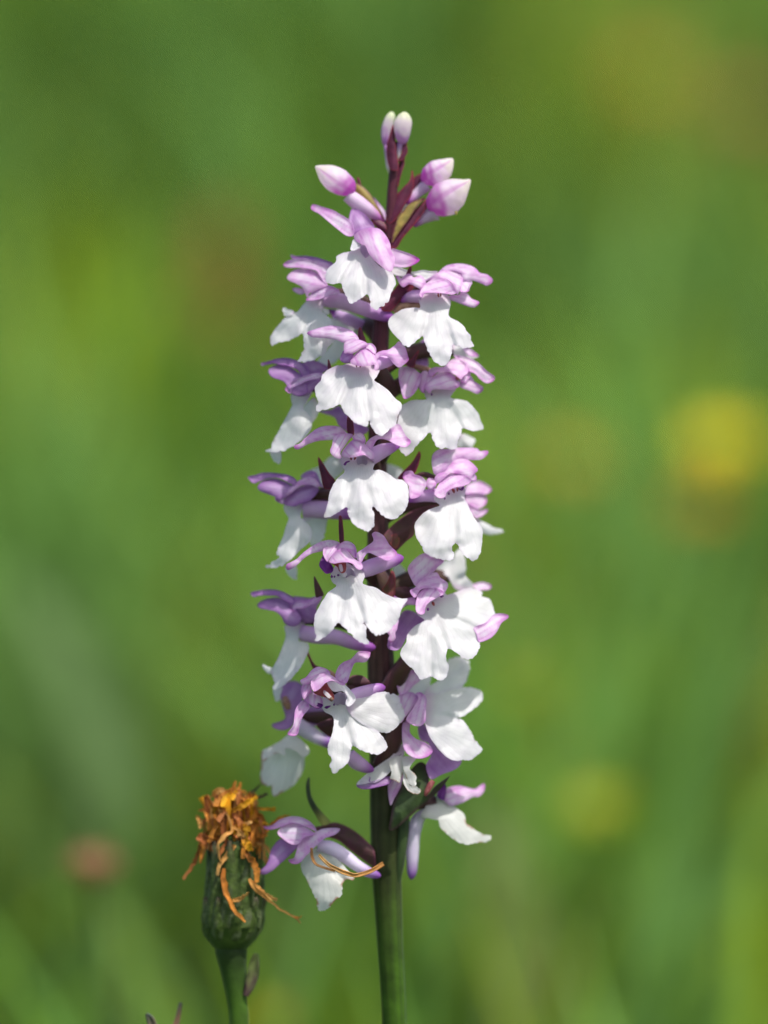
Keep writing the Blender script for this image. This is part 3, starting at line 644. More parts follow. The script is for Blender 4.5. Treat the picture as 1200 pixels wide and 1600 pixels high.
f.patch('column', '690,435 720,440 738,422 750,430 735,458 705,452', 'P', d=-8, grid=1.2); f.dot('pollen_mass', 570, 535, 9, 'P', -10); f.dot('pollen_mass', 608, 488, 10, 'P', -11)

# --- F9 behind right
f = Flower('flower', plant, 600, 690, 40, (780, 530), gx=.4, label='soft lilac flower peeping out on the right behind the mid height flower')
f.patch('sepal', '755,465 790,395 880,368 960,398 1008,450 960,492 880,482 770,492', 'S', T=(770, 450), d=4)
f.patch('petal', '760,560 785,490 900,488 957,520 957,580 890,627 800,595', 'S', T=(770, 540), d=-2)
f.patch('sepal', '785,590 860,622 900,642 968,633 962,660 900,707 840,702', 'S', T=(800, 610), d=-5)
f.patch('lip', '855,718 900,738 960,768 1030,808 1123,835 1050,867 960,867 915,842', 'W', T=(880, 760), d=0, gy=-.3)

# --- F10 centre
f = Flower('flower', plant, 450, 820, -92, (560, 370), label='sharp centre flower below the middle, open mouth with red column')
f.patch('lip', '400,460 410,530 450,575 380,630 330,700 290,770 255,840 240,950 260,1030 245,1090 320,1070 400,1010 465,925 530,970 600,1040 680,1110 757,1112 740,1050 740,960 705,915 740,960 790,1020 840,1045 940,1000 1010,930 1050,870 1060,800 1120,700 1060,690 990,680 900,640 820,590 705,550 720,480 695,390 640,335 540,335 450,380', 'W', T=(540, 420), tip=(640, 1090))
f.patch('petal', '293,370 330,288 350,320 390,350 422,400 412,442 360,457 320,422', 'P', T=(370, 330), d=-16)
f.patch('petal', '328,270 340,218 410,208 482,178 452,240 390,312 370,345 345,312', 'H', T=(460, 200), d=-24)
f.patch('petal', '430,230 500,168 560,153 622,188 642,250 632,312 570,252 510,222 450,252', 'H', T=(600, 260), d=-20)
f.patch('petal', '383,342 440,260 510,218 560,248 622,318 692,368 694,412 650,412 590,357 500,352 430,363', 'H', T=(540, 240), tip=(680, 405), d=-36)
f.patch('sepal', '-10,370 70,330 150,258 250,188 350,148 430,148 493,180 420,212 330,242 220,272 140,322 80,382 20,417 -10,417', 'S', T=(440, 190), d=2)
f.patch('sepal', '638,280 720,213 800,150 788,85 830,67 900,108 950,188 1023,265 980,312 930,337 850,302 760,262 720,292 680,358', 'S', T=(650, 310), d=-10)
f.tube('spur', '680,435,4,70 790,395,12,78 910,355,20,70 1010,325,26,56 1060,313,28,38 1083,306,29,12', 'T')
f.patch('bract', '478,-60 500,-80 515,0 522,165 485,165', 'M', T=(505, 160), d=12)
f.patch('bract', '243,488 275,530 333,652 300,672 260,667', 'N', T=(300, 665), d=36)
f.patch('bract', '972,428 1003,480 997,672 940,662 883,612 930,540 960,460', 'E', T=(950, 665), tip=(975, 430), d=44, mat=M_GREEN)
f.patch('column', '400,350 470,345 535,350 540,430 512,452 485,440 465,400 430,375', 'R', T=(480, 350), d=-26)
f.patch('column', '478,380 500,372 512,432 492,436', 'W', d=-30, grid=1.2)
f.patch('mouth', '550,440 575,402 620,440 632,500 605,535 560,505', 'X', d=-7)
f.patch('column', '490,450 545,450 545,485 500,490', 'W', d=-14)
for x, y, r in ((410, 485, 11), (436, 486, 8), (470, 472, 9), (486, 470, 6), (547, 487, 6)): f.dot('purple_spot', x, y, r, 'P', -9)

# --- F11 left
f = Flower('flower', plant, 385, 900, 2, (500, 380), gx=-.40, label='lower left flower in profile with long spur crossing behind the centre flower')
f.patch('lip', '358,470 370,560 340,660 290,780 240,870 240,950 260,1000 243,1055 300,1062 370,1012 450,932 520,842 570,732 587,690 582,640 540,620 490,600 520,500 545,430 440,450', 'W', T=(450, 470), tip=(280, 1040), gy=-.5)
f.patch('lip', '150,840 180,848 245,868 238,917 190,902', 'W', T=(240, 890), d=2, gy=-.2, wav=.6)
f.patch('lip', '258,1055 335,1035 325,1100 290,1172 263,1130', 'W', T=(300, 1040), d=4, gy=0, wav=.6)
f.patch('sepal', '42,160 100,143 200,128 310,138 400,178 455,220 435,265 380,242 300,192 200,182 120,182 68,192', 'D', T=(430, 240), d=-2)
f.patch('petal', '440,198 520,198 600,208 680,188 705,222 662,290 655,402 600,442 520,422 480,342 430,272', 'D', T=(660, 300), d=2)
f.patch('petal', '106,265 170,223 280,203 360,223 420,268 482,340 513,400 492,452 430,473 360,443 330,382 270,332 200,317 130,302', 'D', T=(500, 400), tip=(110, 265), d=-12)
f.patch('sepal', '408,282 450,258 510,233 570,233 640,198 702,188 692,230 600,272 530,307 470,302 450,332 420,317', 'S', T=(680, 210), d=-20, wav=.5)
f.tube('spur', '520,535,0,78 680,560,-8,78 850,575,-16,70 1000,630,-24,60 1110,655,-28,52 1180,668,-30,36 1212,672,-30,12', 'T')
f.patch('bract', '578,698 600,760 640,828 685,855 630,867 598,800 572,730', 'M', T=(660, 860), d=-24)

# --- F12 right
f = Flower('flower', plant, 600, 850, -58, (440, 480), gx=.22, label='large tilted flower on the lower right with its lip turned to the right')
f.patch('lip', '590,480 680,450 760,420 840,418 920,450 920,490 990,520 1010,560 1030,620 1040,690 960,760 860,780 870,850 897,930 880,1010 790,1082 720,1040 660,1000 600,985 580,1030 590,1120 602,1200 545,1272 480,1255 430,1240 360,1267 300,1210 270,1170 210,1120 157,1050 165,990 210,920 220,850 290,770 375,715 325,670 315,640 400,540 500,460 570,455', 'W', T=(430, 600), tip=(680, 1050))
f.patch('sepal', '222,230 260,168 330,108 400,83 470,128 560,153 505,215 430,293 350,345 300,394 248,310', 'S', T=(330, 370), d=4)
f.patch('petal', '242,440 290,408 340,348 420,288 490,268 530,318 598,370 582,432 550,462 500,432 420,412 340,432 290,504', 'H', T=(320, 440), d=-16)
f.patch('petal', '298,622 308,500 350,438 430,408 530,428 562,467 500,502 430,542 390,592 382,642 345,660', 'H', T=(500, 430), tip=(340, 650), d=-28)
f.patch('sepal', '95,490 170,518 270,503 302,540 290,572 220,572 170,602 150,642 118,560', 'S', T=(290, 540), d=-8)
f.patch('sepal', '28,820 70,770 133,698 122,800 105,830 107,890 65,922 38,900 50,860', 'S', T=(120, 720), d=-16)
f.patch('sepal', '846,782 950,738 1040,658 1152,663 1163,690 1100,742 1050,832 980,892 890,917 868,850', 'S', T=(870, 830), d=6)
f.patch('petal', '35,930 170,640 310,650 378,712 285,782 225,852 155,975 80,995', 'V', T=(300, 680), d=22)
f.patch('bract', '95,425 200,403 260,428 285,480 272,508 110,503', 'N', T=(270, 470), d=14)
f.tube('column', '455,545,-14,10 462,560,-16,14 470,578,-15,6', 'R'); f.dot('pollen_mass', 412, 612, 12, 'P', -13); f.patch('column', '525,490 550,482 556,495 530,502', 'P', d=-9, grid=1.2)

# --- F12 behind
f = Flower('flower', plant, 600, 850, 30, (600, 300), gx=.2, label='white back turned flower behind the large tilted flower')
f.patch('lip', '490,225 560,160 640,150 690,60 720,50 745,90 768,220 762,300 833,370 842,405 740,440 660,410 600,310 520,265', 'W', T=(620, 380), tip=(720, 70), d=0, gy=-.2)
f.patch('sepal', '835,382 920,358 1003,385 992,422 930,432 870,428', 'S', T=(850, 410), d=4)
f.patch('lip', '90,190 160,208 250,328 295,394 150,424 95,434', 'W', T=(250, 400), d=12, gy=0)

# --- F13 lowest centre flower
f = Flower('flower', plant, 440, 1010, -82, (480, 420), label='lowest centre flower, lip twisted right and pink mouth open')
f.patch('lip', '375,540 400,610 480,660 482,780 428,960 470,1060 448,1130 490,1192 560,1150 630,1080 662,940 750,980 880,1017 960,990 992,930 930,820 860,770 760,690 680,560 620,500 610,430 560,390 460,460 390,470', 'W', T=(520, 520), tip=(620, 1100))
f.patch('lip', '600,515 690,490 800,475 900,433 990,433 1020,455 1080,460 1112,530 1153,640 1112,710 1060,770 980,802 880,792 800,752 720,702 630,620', 'W', T=(610, 560), tip=(1140, 640), d=-14, gy=-.55, gx=.15)
f.patch('petal', '415,325 500,308 590,358 655,420 695,490 640,560 600,540 612,470 570,420 500,425 460,400', 'W', T=(520, 320), d=-26)
f.patch('petal', '205,485 290,420 370,470 385,550 330,578 270,545', 'S', T=(330, 430), d=-18)
f.patch('petal', '270,548 330,530 385,545 375,570 330,580', 'P', T=(330, 540), d=-21)
f.patch('petal', '183,400 210,348 270,348 282,420 240,462 205,493', 'H', T=(260, 360), d=-24)
f.patch('petal', '176,320 230,288 290,218 350,193 430,218 455,267 370,262 300,292 270,343 200,357', 'H', T=(420, 240), d=-24)
f.patch('petal', '273,350 300,288 370,258 450,263 540,318 598,350 570,364 480,323 410,343 350,403 300,418', 'H', T=(500, 300), tip=(300, 410), d=-38)
f.patch('column', '305,430 400,335 440,378 492,470 470,514 420,483', 'R', T=(400, 345), d=-30)
f.patch('column', '385,420 410,415 470,480 455,492 420,470', 'W', d=-35, grid=1.2)
f.dot('pollen_mass', 468, 495, 18, 'O', -36, M_DRY)
f.patch('mouth', '490,470 540,430 590,450 605,500 590,550 540,560 495,530', 'X', d=-6)
f.patch('column', '405,572 425,560 455,556 455,566 430,580 412,582', 'P', d=-12, grid=1.2); f.dot('pollen_mass', 492, 545, 9, 'P', -9)
f.patch('sepal', '508,295 528,200 580,148 650,118 720,53 800,48 833,65 790,142 690,152 650,232 602,345', 'S', T=(560, 320), d=4)
f.patch('sepal', '57,820 110,740 128,600 180,518 230,508 263,570 200,652 167,742 140,833', 'S', T=(240, 530), d=-26)
f.tube('spur', '630,475,2,56 720,445,10,62 830,412,16,56 910,392,20,48 950,386,22,34 972,383,23,10', 'T')
f.patch('bract', '608,345 660,278 760,278 835,352 740,382 650,404', 'N', T=(820, 340), d=32)
f.patch('bract', '450,218 500,258 513,293 470,273', 'O', T=(500, 280), d=0)
f.tube('spur', '630,1010,34,60 690,1075,36,70 770,1125,38,60 830,1150,38,40 866,1158,38,14', 'T')
f.patch('bract', '480,680 482,760 460,850 330,745 400,700', 'N', T=(470, 740), d=60)

# --- F14 right, turned sideways
f = Flower('flower', plant, 590, 1020, -38, (420, 540), gx=.30, label='low right flower turned sideways, broad white lobes spreading right')
f.patch('lip', '445,400 560,380 680,340 770,323 910,333 977,390 972,450 900,522 800,592 735,617 790,630 860,720 910,820 972,890 973,930 930,952 880,992 820,1004 700,1004 620,952 560,882 500,802 468,732 445,660 440,560', 'W', T=(450, 560), tip=(960, 640), gy=-.5, side=.1)
f.patch('petal', '188,410 240,378 330,373 383,430 330,512 260,602 218,655 208,560 218,500', 'H', T=(330, 400), d=-12)
f.patch('petal', '268,622 330,520 380,430 358,380 410,373 458,430 453,540 443,650 390,688 320,672', 'H', T=(400, 390), tip=(330, 670), d=-20)
f.patch('lip', '440,410 470,330 560,270 610,240 650,180 660,80 750,43 830,68 858,110 842,220 782,320 680,345 560,385', 'W', T=(470, 390), tip=(800, 80), d=24, gy=-.4)
f.patch('lip', '275,365 380,255 490,235 455,395 300,378', 'W', T=(300, 370), d=40, gy=0)
f.patch('sepal', '182,260 250,208 330,158 403,240 332,312 262,378 203,383', 'S', T=(260, 350), d=8)
f.patch('sepal', '238,660 300,648 302,740 352,800 472,858 513,930 440,983 340,983 260,922 232,820', 'S', T=(270, 670), tip=(510, 930), d=-20)
f.patch('petal', '380,695 450,680 500,800 560,895 620,950 700,1000 785,1008 742,1082 600,1142 500,1182 455,1060 500,960 480,850 400,812', 'V', T=(450, 720), d=16)

# --- F15 left, behind
f = Flower('flower', plant, 390, 1050, 26, (450, 420), gx=-.3, label='wilting left flower with cupped greyish white lip, soft behind the lowest centre flower')
f.patch('lip', '130,740 200,700 300,640 380,585 480,635 562,740 520,795 502,920 420,1052 300,1132 240,1167 213,1140 200,1050 180,1072 108,1030 108,900 118,800', 'A', T=(430, 600), tip=(230, 1150), gy=-.1, wav=1.4, jag=.5, side=.55)
f.patch('lip', '120,745 200,698 300,638 380,583 482,633 564,740 505,795 430,740 335,718 333,782 260,760 180,805 118,835', 'A', T=(430, 600), tip=(130, 800), d=-10, gy=-.6, wav=2, jag=.8)
f.tube('ovary', '450,500,0,78 560,565,-2,72 650,620,-6,62 760,672,-10,52', 'U')
f.patch('petal', '300,130 400,83 492,120 503,240 432,400 402,500 330,543 240,532 213,490 330,440 310,330 285,220', 'D', T=(480, 200), tip=(230, 510), d=4)
f.tube('column', '330,230,-12,22 345,290,-14,38 365,350,-13,22', 'O')
f.patch('petal', '498,425 560,328 670,328 785,430 720,472 630,502 560,482', 'V', T=(680, 400), d=2)

# --- F16 small wilted flower in front of the stem
f = Flower('flower', plant, 550, 1150, -46, (460, 220), label='small withered flower in front of the stem with curled white strips')
f.patch('lip', '355,230 370,350 352,400 400,420 447,432 477,340 482,240 460,185', 'A', T=(430, 200), d=-6, gy=-.3)
f.patch('lip', '478,200 592,208 562,260 540,310 592,360 602,420 587,472 550,462 518,400 488,320', 'A', T=(520, 210), d=-12, gy=-.5)
f.patch('lip', '485,330 510,400 540,470 590,473 642,500 632,532 570,537 515,500 480,420', 'A', T=(490, 340), d=-14, gy=-.5)
f.patch('sepal', '45,455 100,390 200,310 300,240 370,190 470,75 485,180 400,245 360,330 250,422 150,442', 'W', T=(460, 120), d=0, kind='sepal')
f.patch('sepal', '43,462 80,410 165,385 180,432 350,380 352,442 220,482 100,497', 'D', T=(340, 410), d=-6)
f.patch('bract', '350,880 365,760 400,600 480,450 560,310 640,245 700,285 722,400 702,560 780,470 895,388 912,380 842,482 720,602 600,702 500,792 420,862', 'G', T=(380, 850), tip=(800, 420), d=14)
f.patch('sepal', '345,440 475,365 455,470 400,580 358,645', 'S', T=(370, 620), d=12)
f.tube('ovary', '760,420,4,22 732,465,3,28 704,520,1,24 684,560,1,10', 'Z', M_PETAL)

# --- F17 lowest right
f = Flower('flower', plant, 600, 1180, 0, (480, 430), gx=.3, label='lowest right flower with drooping white lip and pale spur hanging down')
f.patch('lip', '400,470 480,388 560,428 680,498 752,560 772,640 850,700 930,750 993,758 982,802 880,817 780,837 680,802 600,742 530,682 512,600 480,605 420,592 345,570', 'A', T=(480, 430), tip=(850, 800), gy=-.6)
f.patch('sepal', '555,395 580,318 700,288 840,318 900,288 942,270 934,340 890,388 830,393 740,443 640,473 580,443', 'S', T=(570, 390), d=12)
f.patch('petal', '495,372 562,268 582,320 560,420', 'P', T=(530, 370), d=8)
f.patch('petal', '345,570 370,520 430,480 500,520 528,570 505,605 470,590 450,545 410,560 385,600', 'A', T=(430, 500), d=-6)
f.tube('spur', '400,520,4,38 320,600,4,60 280,720,4,66 270,860,4,62 266,1000,4,54 262,1100,4,44 258,1150,4,24 257,1166,4,8', 'U', n=30)

# --- F18 lowest left
f = Flower('flower', plant, 400, 1210, -20, (560, 600), gx=-.25, label='lowest left flower beside the spent flower head, crumpled white lip', ovary=False)
f.patch('lip', '425,830 500,740 600,690 720,770 800,830 860,900 922,960 900,992 850,982 812,1022 802,1080 797,1132 740,1182 660,1262 588,1277 570,1180 520,1080 470,970 438,920', 'A', T=(540, 690), tip=(640, 1250), gy=-.5, wav=4)
f.patch('sepal', '72,490 150,478 220,428 310,398 400,398 480,428 540,478 565,535 500,505 420,472 330,457 260,482 170,512 100,512', 'S', T=(540, 510), d=-4)
f.patch('petal', '203,545 250,488 320,453 420,473 522,530 545,562 450,593 400,653 330,653 250,602', 'H', T=(530, 545), d=-14)
f.patch('sepal', '37,915 110,828 148,700 230,608 320,648 402,660 332,742 222,842 150,903 80,938', 'D', T=(380, 650), tip=(50, 920), d=-2)
f.patch('sepal', '306,800 360,778 400,650 460,578 560,538 640,508 783,508 742,562 640,602 540,692 470,762 400,833 330,832', 'S', T=(740, 530), tip=(320, 815), d=-22)
f.tube('spur', '580,670,-4,56 700,690,-6,66 820,760,-8,64 940,850,-10,58 1050,915,-12,50 1130,942,-12,36 1170,955,-12,12', 'U')
f.patch('bract', '555,500 640,478 740,453 850,488 960,558 1060,648 1110,720 1115,860 1000,792 880,702 780,622 700,592 630,560', 'N', T=(1100, 780), d=16)
f.patch('bract', '502,25 507,120 522,210 572,300 642,380 695,452 620,475 558,380 498,270 473,170 473,70', 'Q', T=(660, 465), tip=(490, 30), d=22)

# --- twisted ovaries that carry the open flowers
def stem_x(py): return float(np.interp(py, [q[1] for q in stem_q[::-1]], [q[0] for q in stem_q[::-1]]))
for e, (bx_, by_, bd_) in OVARY:
    SEED[0] += 1; sx = stem_x(by_ + 34); o_ = plant.location + e.location
    tube_mesh('ovary', [(bx_, by_ + 2, bd_ + 12, 9), (bx_ * .6 + sx * .4, by_ + 2, bd_ * .55 + 4, 13), (bx_ * .25 + sx * .75, by_ + 16, bd_ * .25, 12), (sx, by_ + 42, -4 if bd_ < -5 else 0, 7)], 'N', M_GREEN, e, o_, n=16, m=12, ridge=.12, sd=SEED[0] * 1.7)

for q in ([(596, 1100, -16, 12), (612, 1068, -26, 16), (632, 1036, -30, 13), (648, 1012, -28, 7)], [(592, 1196, -20, 12), (606, 1170, -30, 15), (620, 1140, -34, 13), (632, 1112, -34, 8)],
          [(612, 960, -14, 10), (604, 925, -24, 13), (594, 900, -26, 10), (586, 884, -24, 6)], [(592, 720, -12, 10), (604, 690, -22, 13), (618, 660, -24, 10), (628, 640, -20, 6)], [(614, 620, -12, 9), (602, 596, -22, 12), (590, 574, -22, 9), (582, 560, -18, 5)]):
    SEED[0] += 1; tube_mesh('ovary', q, 'N', M_GREEN, plant, org0, n=16, m=14, ridge=.12, sd=SEED[0] * 1.3)

# ------------------------------------------------------------------ spent hawkbit head beside the orchid
HD = 26
hk = empty('spent_flower_head', (P(385, 4000, HD).x, HD * K, ground_z(P(385, 4000, HD).x, HD * K)))
tag(hk, 'spent composite flower head with withered orange florets on a green stalk, left of the orchid', 'flower')
ho = hk.location.copy()
def hk_stem(s, a, n):
    return tuple(x * (1 + .2 * n) for x in mix((.055, .120, .010), (.022, .046, .008), sstep(.95, .99, s)))
tube_mesh('stem', [(395, 4000, HD, 17), (388, 2800, HD, 16), (378, 1800, HD, 15.5), (374.5, 1600, HD, 15.5), (371, 1563, HD, 16), (367, 1530, HD, 18.5), (363, 1500, HD, 22), (361, 1480, HD, 25.5), (361, 1466, HD, 22)], hk_stem, M_GREEN, hk, ho, n=120, m=20)
def inv_col(s, a, n):
    return mix((.026, .052, .008), (.055, .090, .014), .5 + .6 * n)
tube_mesh('involucre', [(361, 1484, HD, 22), (361, 1472, HD, 34), (362, 1455, HD, 42), (363.5, 1435, HD, 44.5), (366, 1405, HD, 42.5), (367, 1370, HD, 40), (367, 1340, HD, 39), (367, 1318, HD, 37), (367, 1300, HD, 25)], inv_col, M_GREEN, hk, ho, n=40, m=40)
prof = [(1474, 361, 30), (1455, 362, 43), (1435, 363.5, 45.5), (1405, 366, 44), (1370, 368, 42.5), (1340, 368, 41.5), (1318, 367, 40), (1296, 367, 39)]
def bracts(n, y0, y1, ph, w, rad):
    for i in range(n):
        a = 2 * math.pi * (i + ph) / n; ys = np.linspace(y0, y1, 9); V = []; F = []; Cc = []
        for k, y in enumerate(ys):
            cx = np.interp(-y, [-p[0] for p in prof], [p[1] for p in prof]); r = np.interp(-y, [-p[0] for p in prof], [p[2] for p in prof]) + rad + (1.5 if k > 6 else 0)
            t = k / 8; hw = w * (1 - t ** 3 * .85) / r
            for u in (-1, -.5, 0, .5, 1):
                rr = r + 4.2 * (1 - u * u) - 1.4 + 2.6 * noise.noise((k * .7, u * 1.3, i * 5.7)); an = a + hw * u
                V.append(P(cx + rr * math.sin(an), y, HD - rr * math.cos(an)))
                z = noise.noise((k * .5, u * 2, i * 3.1))
                c = mix((.030, .056, .007), (.075, .110, .018), .45 + .8 * z); c = mix(c, (.16, .17, .11), .55 * sstep(.12, .5, z)); Cc.append(mix(c, (.10, .045, .05), .6 * sstep(.8, 1, t)))
        for k in range(8):
            for j in range(4): F.append((k * 5 + j, k * 5 + j + 1, k * 5 + j + 6, k * 5 + j + 5))
        child('bract', V, F, Cc, M_INV, hk, ho, solid=2.0 * K)
bracts(9, 1470, 1402, .2, 12, 1.2)
bracts(9, 1450, 1314, .7, 14, 0.0)
strand('bract', [(384, 1556, HD - 14), (392, 1535, HD - 14), (397, 1510, HD - 12), (400, 1490, HD - 10)], [7, 15, 15, 6], ((.07, .03, .04), (.09, .13, .03)), M_GREEN, hk, ho, curlup=.35, thick=4)

DRY_A = ((.50, .17, .025), (.70, .29, .045)); DRY_B = ((.60, .28, .06), (.78, .46, .15)); DRY_C = ((.38, .11, .03), (.56, .21, .06)); YEL = ((.60, .26, .02), (.80, .44, .015))
def U(x, y, d=0): return (280 + x / 6, 1210 + y / 6, HD + d)
hand = [  # traced withered florets
    ([U(525, 660, -40), U(440, 770, -44), U(380, 850, -46), U(355, 950, -47)], [6, 7, 6, 5], DRY_B),
    ([U(430, 340, -34), U(470, 430, -40), U(500, 540, -42), U(440, 570, -44), U(375, 640, -46), U(370, 740, -46), U(400, 820, -47)], [3, 4, 5, 7, 6, 6, 3], DRY_B),
    ([U(420, 880, -44), U(420, 1040, -50), U(460, 1160, -54), U(520, 1280, -56), U(625, 1385, -56)], [5, 9, 8, 7, 3], DRY_A),
    ([U(505, 1185, -54), U(580, 1160, -56), U(655, 1105, -56)], [6, 6, 4], DRY_B),
    ([U(660, 980, -46), U(720, 1080, -50), U(830, 1170, -48), U(960, 1270, -44), U(1060, 1330, -42), U(1140, 1395, -40)], [5, 7, 4, 3, 2.5, 2], DRY_B),
    ([U(680, 1000, -47), U(760, 1080, -50), U(840, 1140, -48), U(915, 1185, -46)], [4, 5, 5, 6], DRY_B),
    ([U(1080, 1340, -42), U(1120, 1345, -42), U(1150, 1325, -42)], [2, 2, 1.5], DRY_A),
    ([U(600, 690, -40), U(660, 780, -46), U(720, 880, -48), U(725, 1010, -50)], [5, 8, 10, 6], DRY_A),
    ([U(630, 460, -42), U(635, 540, -45), U(625, 600, -46)], [12, 11, 9], YEL),
    ([U(610, 600, -44), U(640, 660, -46), U(670, 720, -46)], [9, 13, 6], YEL),
    ([U(165, 585, -20), U(230, 600, -24), U(280, 680, -26), U(318, 740, -28)], [8, 14, 12, 3], DRY_C),
    ([U(195, 660, -16), U(170, 770, -12), U(110, 880, -10), U(45, 985, -8)], [5, 6, 6, 7], DRY_C),
    ([U(190, 330, -4), U(240, 340, -10), U(270, 420, -16), U(280, 520, -20)], [4, 5, 6, 6], DRY_A),
    ([U(160, 390, 0), U(200, 440, -4), U(190, 510, -6)], [4, 7, 6], DRY_B),
    ([U(325, 370, -26), U(330, 300, -28), U(335, 270, -28)], [7, 6, 5], YEL),
    ([U(490, 200, -10), U(510, 120, -8), U(530, 65, -6)], [7, 7, 5], DRY_A),
    ([U(540, 200, -8), U(560, 120, -4), U(575, 80, -2)], [6, 5, 3], DRY_A),
    ([U(320, 200, -10), U(360, 155, -14), U(420, 165, -16), U(455, 205, -14)], [7, 9, 9, 6], DRY_B),
    ([U(490, 350, -30), U(580, 300, -34), U(680, 240, -34), U(730, 210, -30)], [8, 8, 7, 6], YEL),
    ([U(740, 320, -14), U(820, 325, -12), U(900, 325, -10)], [4, 5, 6], YEL),
    ([U(680, 420, -20), U(760, 450, -22), U(860, 470, -22)], [4, 4, 4], YEL),
    ([U(860, 470, -22), U(940, 410, -20), U(1035, 378, -16)], [3, 4, 5], DRY_A),
    ([U(740, 600, -24), U(800, 560, -24), U(850, 490, -22)], [4, 5, 3], DRY_A),
    ([U(660, 560, -30), U(720, 500, -26), U(765, 465, -22)], [5, 4, 3], DRY_A),
    ([U(740, 220, -6), U(800, 195, 4), U(835, 180, 10)], [5, 4, 3], ((.14, .09, .05), (.12, .10, .06))),
    ([U(645, 185, 10), U(710, 140, 14), U(775, 85, 18)], [3, 4, 3], ((.10, .10, .05), (.09, .09, .05))),
    ([U(510, 490, -40), U(570, 540, -42), U(640, 600, -44)], [4, 5, 3], DRY_B),
    ([U(510, 370, -34), U(550, 420, -38), U(560, 480, -40)], [6, 7, 5], DRY_C),
]
for q, w, cl in hand: strand('withered_floret', q, w, cl, M_DRY, hk, ho, n=20, twist=random.uniform(-2.2, 2.2), curlup=.18, thick=.7, rough=2.4)
for i in range(225):
    a = random.uniform(0, 2 * math.pi); r0 = 35 * random.random() ** .6; yb = 1318 + random.uniform(-4, 6)
    top = 1226 + random.uniform(0, 62) + r0 * .45; spread = random.uniform(.9, 1.35)
    x0, d0_ = 367 + r0 * math.sin(a), HD - r0 * math.cos(a)
    tx = 362 + r0 * spread * math.sin(a) + random.uniform(-9, 9); td = HD - r0 * spread * math.cos(a) + random.uniform(-9, 9)
    q = [(x0, yb, d0_), (x0 * .6 + tx * .4 + random.uniform(-5, 5), yb * .6 + top * .4, d0_ * .6 + td * .4), (tx, top, td)]
    if random.random() < .55: q.append((tx + random.uniform(-12, 12), top + random.uniform(2, 22), td + random.uniform(-14, 6)))
    strand('withered_floret', q, [4, random.uniform(4, 9), random.uniform(5, 11), random.uniform(2, 9)][:len(q)], random.choice([DRY_A, DRY_A, DRY_C, DRY_B, YEL] if i % 3 else [DRY_C, DRY_A]), M_DRY, hk, ho, n=9, twist=random.uniform(-2, 2), curlup=.15, thick=.7, rough=2.2)
for i in range(36):
    a = random.uniform(-1.9, 1.9); r0 = random.uniform(32, 40); yb = 1318 + random.uniform(-30, 26)
    x0, d0_ = 367 + r0 * math.sin(a), HD - r0 * math.cos(a); out = random.uniform(4, 20)
    q = [(x0 - 6 * math.sin(a), yb - 8, d0_ + 6), (x0 + out * .6 * math.sin(a), yb - random.uniform(8, 26), d0_ - out * .6 * math.cos(a)), (x0 + out * math.sin(a) + random.uniform(-8, 8), yb + random.uniform(-12, 14), d0_ - out * math.cos(a))]
    strand('withered_floret', q, [5, random.uniform(4, 8), random.uniform(3, 8)], random.choice([DRY_A, DRY_B, DRY_C, DRY_A]), M_DRY, hk, ho, n=10, twist=random.uniform(-2.5, 2.5), curlup=.15, thick=.7, rough=2.4)

# the floret that dropped onto the lowest left orchid flower
def Sx(x, y, d): return (400 + x / 6, 1210 + y / 6, d)
dl = empty('dropped_floret', P(400 + 800 / 6, 1210 + 910 / 6, -72)); tag(dl, 'forked dry orange floret lying across the lowest left orchid flower', 'dried floret')
strand('strap', [Sx(590, 755, -72), Sx(680, 845, -78), Sx(800, 908, -80), Sx(930, 945, -74), Sx(1060, 912, -58), Sx(1195, 838, -50)], [4, 5, 6.5, 6, 6, 6.5], ((.62, .38, .14), (.55, .26, .07)), M_DRY, dl, dl.location.copy(), n=22)
strand('strap', [Sx(520, 690, -60), Sx(525, 770, -68), Sx(560, 840, -74), Sx(640, 875, -78), Sx(740, 905, -80)], [3, 4, 3, 3, 3], ((.48, .24, .08), (.50, .26, .10)), M_DRY, dl, dl.location.copy(), n=16)

# small bud whose bract tips just reach into the picture at lower left
SD = 40
sb = empty('young_flower_bud', (P(250, 4000, SD).x, SD * K, ground_z(P(250, 4000, SD).x, SD * K))); tag(sb, 'low bud with two dark bract tips at the bottom left edge', 'flower bud')
so = sb.location.copy()
tube_mesh('stem', [(258, 4000, SD, 13), (254, 2600, SD, 12), (252, 1720, SD, 11)], hk_stem, M_GREEN, sb, so, n=60, m=14)
tube_mesh('bud_body', [(252, 1722, SD, 10), (252, 1705, SD, 26), (252, 1670, SD, 28), (252, 1635, SD, 20), (253, 1618, SD, 8)], inv_col, M_GREEN, sb, so, n=20, m=20)
strand('bract', [(244, 1640, SD - 14), (241, 1612, SD - 16), (236, 1594, SD - 18), (229, 1584, SD - 18)], [10, 10, 12, 3], ((.45, .30, .18), (.035, .05, .04)), M_GREEN, sb, so, curlup=.3, thick=3)
strand('bract', [(266, 1640, SD - 8), (274, 1606, SD - 10), (278, 1588, SD - 10), (282, 1567, SD - 10)], [9, 9, 6, 4], ((.42, .20, .10), (.04, .055, .045)), M_GREEN, sb, so, curlup=.3, thick=3)
strand('bract', [(256, 1650, SD + 12), (250, 1628, SD + 14), (246, 1615, SD + 15)], [9, 8, 3], ((.05, .08, .03), (.04, .055, .03)), M_GREEN, sb, so, curlup=.3, thick=3)

